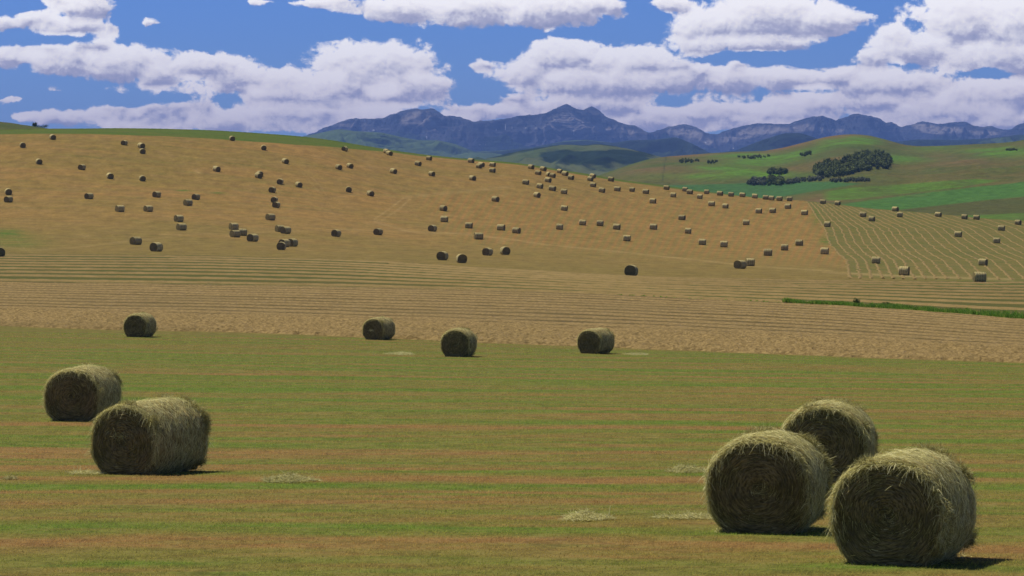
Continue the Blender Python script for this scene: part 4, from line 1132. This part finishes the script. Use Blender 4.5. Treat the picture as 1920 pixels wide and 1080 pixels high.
# ------------------------------------------------------------------ loose hay piles
def pile(x, y, rx, ry, h, n, seed, label, tone=0.62):
    n = int(n * 2.5)
    c = hit(x, y)
    r = np.sqrt(rng.random(n)); a_ = rng.uniform(0, 2 * pi, n)
    PX = r * np.cos(a_) * rx * (1 + 0.3 * np.sin(3 * a_ + seed)); PY = r * np.sin(a_) * ry
    PZ = h * np.exp(-2.2 * r * r) * rng.random(n) * (1 + 0.5 * gnoise(PX * 4, PY * 4, seed))
    p0 = np.stack([PX, PY, PZ + gzv(PX + c.x, PY + c.y) - c.z + 0.02], -1)
    d_ = rng.normal(0, 1, (n, 3)) * np.array([1, 1, 0.28]); d_ /= np.linalg.norm(d_, axis=1, keepdims=True)
    me = ribbons(p0, d_, rng.uniform(0.04, 0.14, n), rng.uniform(0.005, 0.010, n), rng.normal(0, 0.25, (n, 3)), np.clip(rng.normal(tone, 0.22, n), 0, 1), 2, 'loose_hay')
    o = obj('loose_hay', me, M_straw); o.location = c
    tag(o, label, 'loose hay', 'heaps of loose hay left on the mown field')
pile(537, 903, 0.55, 0.8, 0.16, 1500, 1, 'dark flat heap of loose hay right of the left pair of bales')
pile(1097, 974, 0.36, 0.6, 0.13, 1300, 2, 'pale heap of loose hay left of the frayed front bale', 0.72)
pile(1287, 884, 0.42, 0.9, 0.13, 1300, 3, 'small grey heap of loose hay behind and left of the frayed bale', 0.6)
pile(752, 664, 0.8, 1.6, 0.12, 900, 4, 'thin pale scatter of hay left of the roundest middle bale', 0.8)
pile(1196, 665, 0.7, 1.2, 0.12, 700, 5, 'thin pale scatter of hay right of the rightmost middle bale', 0.75)
pile(1300, 972, 0.55, 0.35, 0.05, 700, 6, 'straw trampled beside the foot of the frayed bale', 0.72)
pile(165, 889, 0.45, 0.35, 0.05, 600, 7, 'straw scattered at the left foot of the ragged bale', 0.74)
pile(18, 899, 0.14, 0.25, 0.05, 160, 8, 'tiny brown scrap of hay at the left edge of the field', 0.45)

# ------------------------------------------------------------------ mown grass in the foreground
grm, t, b = material('mown_grass', 0.8, 0.1)
f_, n2_ = ground_colours(t)
P_ = pos(t)
col = t.mix(f_, (0.52, 0.31, 0.105), (0.255, 0.38, 0.050))
tn = t.attr('tone').outputs['Fac']
col = t.mix(t.smooth(tn, 0.55, 0.95, 0, 0.55), col, (0.25, 0.19, 0.070))
kk_ = t.math('ADD', 0.80, t.math('MULTIPLY', tn, 0.45))
col = t.mix(1.0, col, t.xyz(kk_, kk_, kk_), 'MULTIPLY')
t.l.new(col, b.inputs['Base Color'])
tr = t.new('ShaderNodeBsdfTranslucent'); t.l.new(col, tr.inputs[0])
mx = t.new('ShaderNodeMixShader'); mx.inputs[0].default_value = 0.5
t.l.new(b.outputs[0], mx.inputs[1]); t.l.new(tr.outputs[0], mx.inputs[2]); t.l.new(mx.outputs[0], t.n['Material Output'].inputs[0])
PTS = []; SC = []
for d0, d1, dens, sc in [(34, 48, 420, 0.7), (48, 66, 240, 0.85), (66, 95, 110, 1.1), (95, 135, 45, 1.5), (135, 190, 16, 2.2)]:
    n = int((d1 - d0) * 0.40 * (d0 + d1) / 2 * dens)
    d_ = np.sqrt(rng.uniform(d0 ** 2, d1 ** 2, n)); u_ = rng.uniform(-0.2, 0.2, n)
    PTS.append(np.stack([u_ * d_, d_], -1)); SC.append(np.full(n, sc))
PTS = np.concatenate(PTS); SC = np.concatenate(SC)
ok = PTS[:, 1] < dn(960 + PTS[:, 0] / PTS[:, 1] * F) - 1.0
cl = fbm(PTS[:, 0] / 1.2, PTS[:, 1] / 2.0, 3, 66) + rng.random(len(PTS)) * 0.9
ok &= cl > 0.18
PTS = PTS[ok]; SC = SC[ok]; n = len(PTS)
zz = gzv(PTS[:, 0], PTS[:, 1])
hgt = rng.uniform(0.015, 0.045, n) * (0.8 + 0.25 * SC)
ang = rng.uniform(0, 2 * pi, n); wd = rng.uniform(0.006, 0.012, n) * SC
lean = rng.normal(0, 1.3, (n, 2)) * hgt[:, None]
b0 = np.stack([PTS[:, 0] - np.cos(ang) * wd, PTS[:, 1] - np.sin(ang) * wd, zz - 0.005], -1)
b1 = np.stack([PTS[:, 0] + np.cos(ang) * wd, PTS[:, 1] + np.sin(ang) * wd, zz - 0.005], -1)
tp = np.stack([PTS[:, 0] + lean[:, 0], PTS[:, 1] + lean[:, 1], zz + hgt], -1)
me = mesh_np('mown_grass', np.stack([b0, b1, tp], 1).reshape(-1, 3), tris=np.arange(3 * n).reshape(-1, 3), smooth=False)
add_attr(me, 'tone', np.repeat(np.clip(rng.normal(0.5, 0.25, n), 0, 1), 3))
go_ = obj('mown_grass', me, grm)
tag(go_, 'short mown grass with green and brown bands in the foreground', 'grass', kind='stuff')
print('blades', n)

# ------------------------------------------------------------------ leafy things
leafm, t, b = material('leaves', 0.8, 0.1)
tn = t.attr('tone').outputs['Fac']
col = t.ramp(tn, [(0, (0.055, 0.075, 0.018)), (0.5, (0.095, 0.125, 0.030)), (1, (0.16, 0.19, 0.05))])
t.l.new(col, b.inputs['Base Color'])
leafm2, t, b = material('grey_leaves', 0.8, 0.1)
tn = t.attr('tone').outputs['Fac']
col = t.ramp(tn, [(0, (0.080, 0.10, 0.055)), (1, (0.17, 0.18, 0.11))])
t.l.new(col, b.inputs['Base Color'])
weedm, t, b = material('weeds', 0.8, 0.1)
tn = t.attr('tone').outputs['Fac']
col = t.ramp(tn, [(0, (0.060, 0.13, 0.016)), (0.6, (0.15, 0.33, 0.036)), (1, (0.34, 0.40, 0.08))])
t.l.new(col, b.inputs['Base Color'])
tr = t.new('ShaderNodeBsdfTranslucent'); t.l.new(col, tr.inputs[0])
mx = t.new('ShaderNodeMixShader'); mx.inputs[0].default_value = 0.5
t.l.new(b.outputs[0], mx.inputs[1]); t.l.new(tr.outputs[0], mx.inputs[2]); t.l.new(mx.outputs[0], t.n['Material Output'].inputs[0])
def leaf_cloud(ctrs, rads, nper, size, name, jitter=0.25):
    """quads scattered through lumpy crowns"""
    P_, T_, NN = [], [], []
    for c, r in zip(ctrs, rads):
        v = rng.normal(size=(nper, 3)); v /= np.linalg.norm(v, axis=1, keepdims=True)
        NN.append(v)
        rad = rng.random(nper) ** 0.2 * (1 + jitter * rng.normal(size=nper))
        lump_ = 1 + 0.3 * np.sin(v[:, 0] * 5 + c[0]) * np.cos(v[:, 2] * 4 + c[1])
        P_.append(np.array(c) + v * np.array(r) * (rad * lump_)[:, None]); T_.append(np.clip(0.5 + 0.25 * rng.normal(size=nper) + rng.normal() * .15, 0, 1))
    P_ = np.concatenate(P_); T_ = np.concatenate(T_); n = len(P_)
    N3 = np.concatenate(NN) + rng.normal(size=(n, 3)) * 0.35
    a_ = np.cross(N3, rng.normal(size=(n, 3))); a_ /= np.linalg.norm(a_, axis=1, keepdims=True)
    b_ = np.cross(a_, N3); b_ /= np.linalg.norm(b_, axis=1, keepdims=True)
    s_ = size * rng.uniform(0.5, 1.3, n)[:, None]
    V = np.stack([P_ - a_ * s_, P_ - b_ * s_ * .7, P_ + a_ * s_, P_ + b_ * s_ * .7], 1).reshape(-1, 3)
    me = mesh_np(name, V, quads=np.arange(4 * n).reshape(-1, 4), smooth=False)
    add_attr(me, 'tone', np.repeat(T_, 4)); return me
def grove(poly_px, ntrees, hgt, label, mat, seed, sizes=1.0, name='grove'):
    """a wood seen as one mass: crowns over the hillside inside a picture outline"""
    xs = [p[0] for p in poly_px]; ys = [p[1] for p in poly_px]
    ct, rd = [], []
    def inside(x, y):
        c = False; j = len(poly_px) - 1
        for i in range(len(poly_px)):
            if (ys[i] > y) != (ys[j] > y) and x < (xs[j] - xs[i]) * (y - ys[i]) / (ys[j] - ys[i]) + xs[i]: c = not c
            j = i
        return c
    r_ = random.Random(seed); tries = 0
    while len(ct) < ntrees * 1.9 and tries < 9000:
        tries += 1
        x = r_.uniform(min(xs), max(xs)); y = r_.uniform(min(ys), max(ys))
        if not inside(x, y): continue
        h = hgt * 0.68 * r_.uniform(0.7, 1.25)
        p = hit_green(x, y + h * 0.5 * F / 2900)
        ct.append((p.x, p.y, p.z + h * 0.5)); rd.append((h * 0.42 * sizes, h * 0.42 * sizes, h * 0.55))
    me = leaf_cloud(ct, rd, 170, hgt * 0.10, name)
    o = obj(name, me, mat); tag(o, label, 'grove', kind='stuff')
    return o
grove([(1578,300),(1600,290),(1625,284),(1655,284),(1668,292),(1672,301),(1660,309),(1630,308),(1600,306)], 110, 6.0, 'upper half of the dark wood on the side of the round green hill', leafm, 1)
grove([(1524,322),(1532,310),(1550,304),(1580,304),(1610,308),(1640,306),(1668,308),(1664,314),(1640,316),(1612,320),(1590,326),(1560,331),(1540,329)], 150, 6.0, 'lower half of the dark wood on the side of the round green hill', leafm, 2)
grove([(1436,322),(1450,318),(1478,319),(1474,325),(1440,326)], 26, 4.5, 'small dark thicket above the scrub line left of the wood', leafm, 3)
grove([(1398,344),(1410,336),(1436,334),(1436,345),(1410,346)], 30, 4.5, 'grey green scrub at the left end of the scrub line', leafm2, 4)
grove([(1436,343),(1444,333),(1458,332),(1468,338),(1466,345),(1440,346)], 26, 5.5, 'dark round clump in the middle of the scrub line', leafm, 5)
grove([(1470,342),(1490,336),(1520,334),(1545,333),(1540,338),(1500,341),(1475,345)], 44, 3.5, 'grey green scrub trailing right of the dark clump', leafm2, 6)
grove([(1556,338),(1590,336),(1628,335),(1630,339),(1590,341),(1560,341)], 34, 3.0, 'thin scrub below the wood', leafm2, 7)
grove([(1270,300),(1284,297),(1312,299),(1310,303),(1276,304)], 20, 3.5, 'low dark bushes near the left end of the green hills', leafm, 8)
grove([(1326,303),(1340,300),(1348,304),(1330,306)], 10, 3.5, 'small bushes right of the low dark bushes', leafm, 9)
grove([(1380,293),(1440,290),(1446,294),(1400,297)], 26, 3.0, 'dark brush along the top of the bright green slope', leafm, 10)
grove([(1500,288),(1520,284),(1524,290),(1506,292)], 12, 3.5, 'small dark brush left of the round hill', leafm, 11)
grove([(1884,280),(1906,279),(1906,281),(1884,282)], 8, 3.0, 'short dark line of brush at the right edge of the hills', leafm, 12)
def bush(x, d, h, w, label, name='bush', ztop=None):
    X = (x - 960) / F * d
    z = ZC - (ztop - Y0) / F * d
    root = bpy.data.objects.new(name, None); C.objects.link(root); root.location = (X, d, z)
    tag(root, label, 'bush')
    cts = [(random.uniform(-w, w) * .5, random.uniform(-w, w) * .3, h * random.uniform(.35, .7)) for _ in range(7)]
    obj('foliage', leaf_cloud(cts, [(w * .28, w * .28, h * .35)] * 7, 120, h * 0.07, 'foliage'), leafm, root)
    P0 = np.zeros((10, 3)); dr = rng.normal(size=(10, 3)) * np.array([.5, .5, 0.1]) + np.array([0, 0, 1]); dr /= np.linalg.norm(dr, axis=1, keepdims=True)
    obj('stem', ribbons(P0, dr, np.full(10, h * .6), np.full(10, h * .05), np.zeros((10, 3)), np.full(10, .2), 2, 'stem'), M_straw, root)
bush(64, 1400, 2.4, 1.8, 'small dark bush on the knoll at the far left skyline', ztop=238.5)
bush(77, 1410, 2.0, 5.0, 'low spreading bush at the right foot of the left knoll', ztop=241)

# bright green weeds along the ditch at the right
def weed_strip(x0, x1, w_px, dens, h, name, label, seedv):
    n = dens
    xs = rng.uniform(x0, x1, n); f = rng.random(n)
    off = w_px(xs)
    n_ok = off > 0
    off = off * (0.75 + 1.1 * fbm(xs / 9.0, xs * 0, 3, 71)); n_ok &= fbm(xs / 5.0, xs * 0 + 3, 3, 72) > -0.42
    d_ = dst(xs) + (rng.random(n) ** 1.2) * off - 1.0 + 1.2 * fbm(xs / 4.0, xs * 0, 3, 73)
    X = (xs - 960) / F * d_
    z = gzv(X, d_)
    hh_ = h * rng.uniform(0.5, 1.3, n) * (0.6 + 0.8 * np.clip(fbm(X / 3, d_ / 3, 3, seedv) + .4, 0, 1))
    a_ = rng.uniform(0, 2 * pi, n); wd = rng.uniform(0.03, 0.07, n)
    ln = rng.normal(0, 0.35, (n, 2)) * hh_[:, None]
    V = np.stack([np.stack([X - np.cos(a_) * wd, d_ - np.sin(a_) * wd, z], -1), np.stack([X + np.cos(a_) * wd, d_ + np.sin(a_) * wd, z], -1), np.stack([X + ln[:, 0], d_ + ln[:, 1], z + hh_], -1)], 1)[n_ok]
    m = len(V)
    me = mesh_np(name, V.reshape(-1, 3), tris=np.arange(3 * m).reshape(-1, 3), smooth=False)
    add_attr(me, 'tone', np.repeat(rng.random(m), 3))
    o = obj(name, me, weedm); tag(o, label, 'weeds', kind='stuff'); return o
weed_strip(1470, 2200, lambda x: np.interp(x, [1470, 1560, 1600, 1700, 1920, 2200], [0.0, 3.0, 6, 9, 11, 12]), 42000, 0.40, 'weeds', 'bright green weeds along the upper edge of the raked strip at right', 5)
weed_strip(1130, 1560, lambda x: np.clip(fbm(x / 12.0, x * 0, 3, 33) * 9 - 0.6, 0, 3), 2500, 0.2, 'weeds', 'sparse green tufts along the upper edge of the raked strip at centre', 9)

# pale tufts standing out of two of the dark ends
def end_tuft(root, fx, fz, k, n, tone_=1.0):
    p0 = np.stack([fx + rng.normal(0, 0.05, n), np.full(n, -k / 2 - 0.03), fz + rng.normal(0, 0.022, n)], -1)
    d_ = rng.normal(0, 1, (n, 3)) * np.array([1, .4, .4]); d_ /= np.linalg.norm(d_, axis=1, keepdims=True)
    me = ribbons(p0, d_, rng.uniform(0.03, 0.09, n), rng.uniform(0.005, 0.010, n), rng.normal(0, 0.3, (n, 3)), np.full(n, tone_), 2, 'hay_tuft', outn=np.tile(np.array([[0., -.5, .8]]), (n, 1)))
    o = obj('hay_tuft', me, M_straw, root); o['label'] = 'pale tuft of hay sticking out of the dark end'
roots = {o['label']: o for o in C.objects if o.parent is None and o.get('category') == 'hay bale' and o.type == 'EMPTY'}
for lb, o in roots.items():
    if 'pale tuft' in lb and lb.startswith('second'): end_tuft(o, -0.08, 0.45, 1.25, 160)
    if lb.startswith('long round'): end_tuft(o, -0.03, 0.57, 1.36, 60, 0.62)
for bx_, by_, hh_, lb in [(1603, 574, 0.9, 'small dark shrub at the left end of the green weeds'), (1662, 578, 0.7, 'smaller dark shrub among the green weeds, right of the first')]:
    c = hit(bx_, by_)
    root = bpy.data.objects.new('shrub', None); C.objects.link(root); root.location = c
    tag(root, lb, 'shrub')
    cts = [(random.uniform(-.3, .3), random.uniform(-.2, .2), hh_ * random.uniform(.3, .65)) for _ in range(5)]
    obj('foliage', leaf_cloud(cts, [(.28, .28, hh_ * .33)] * 5, 110, 0.06, 'foliage'), leafm, root)
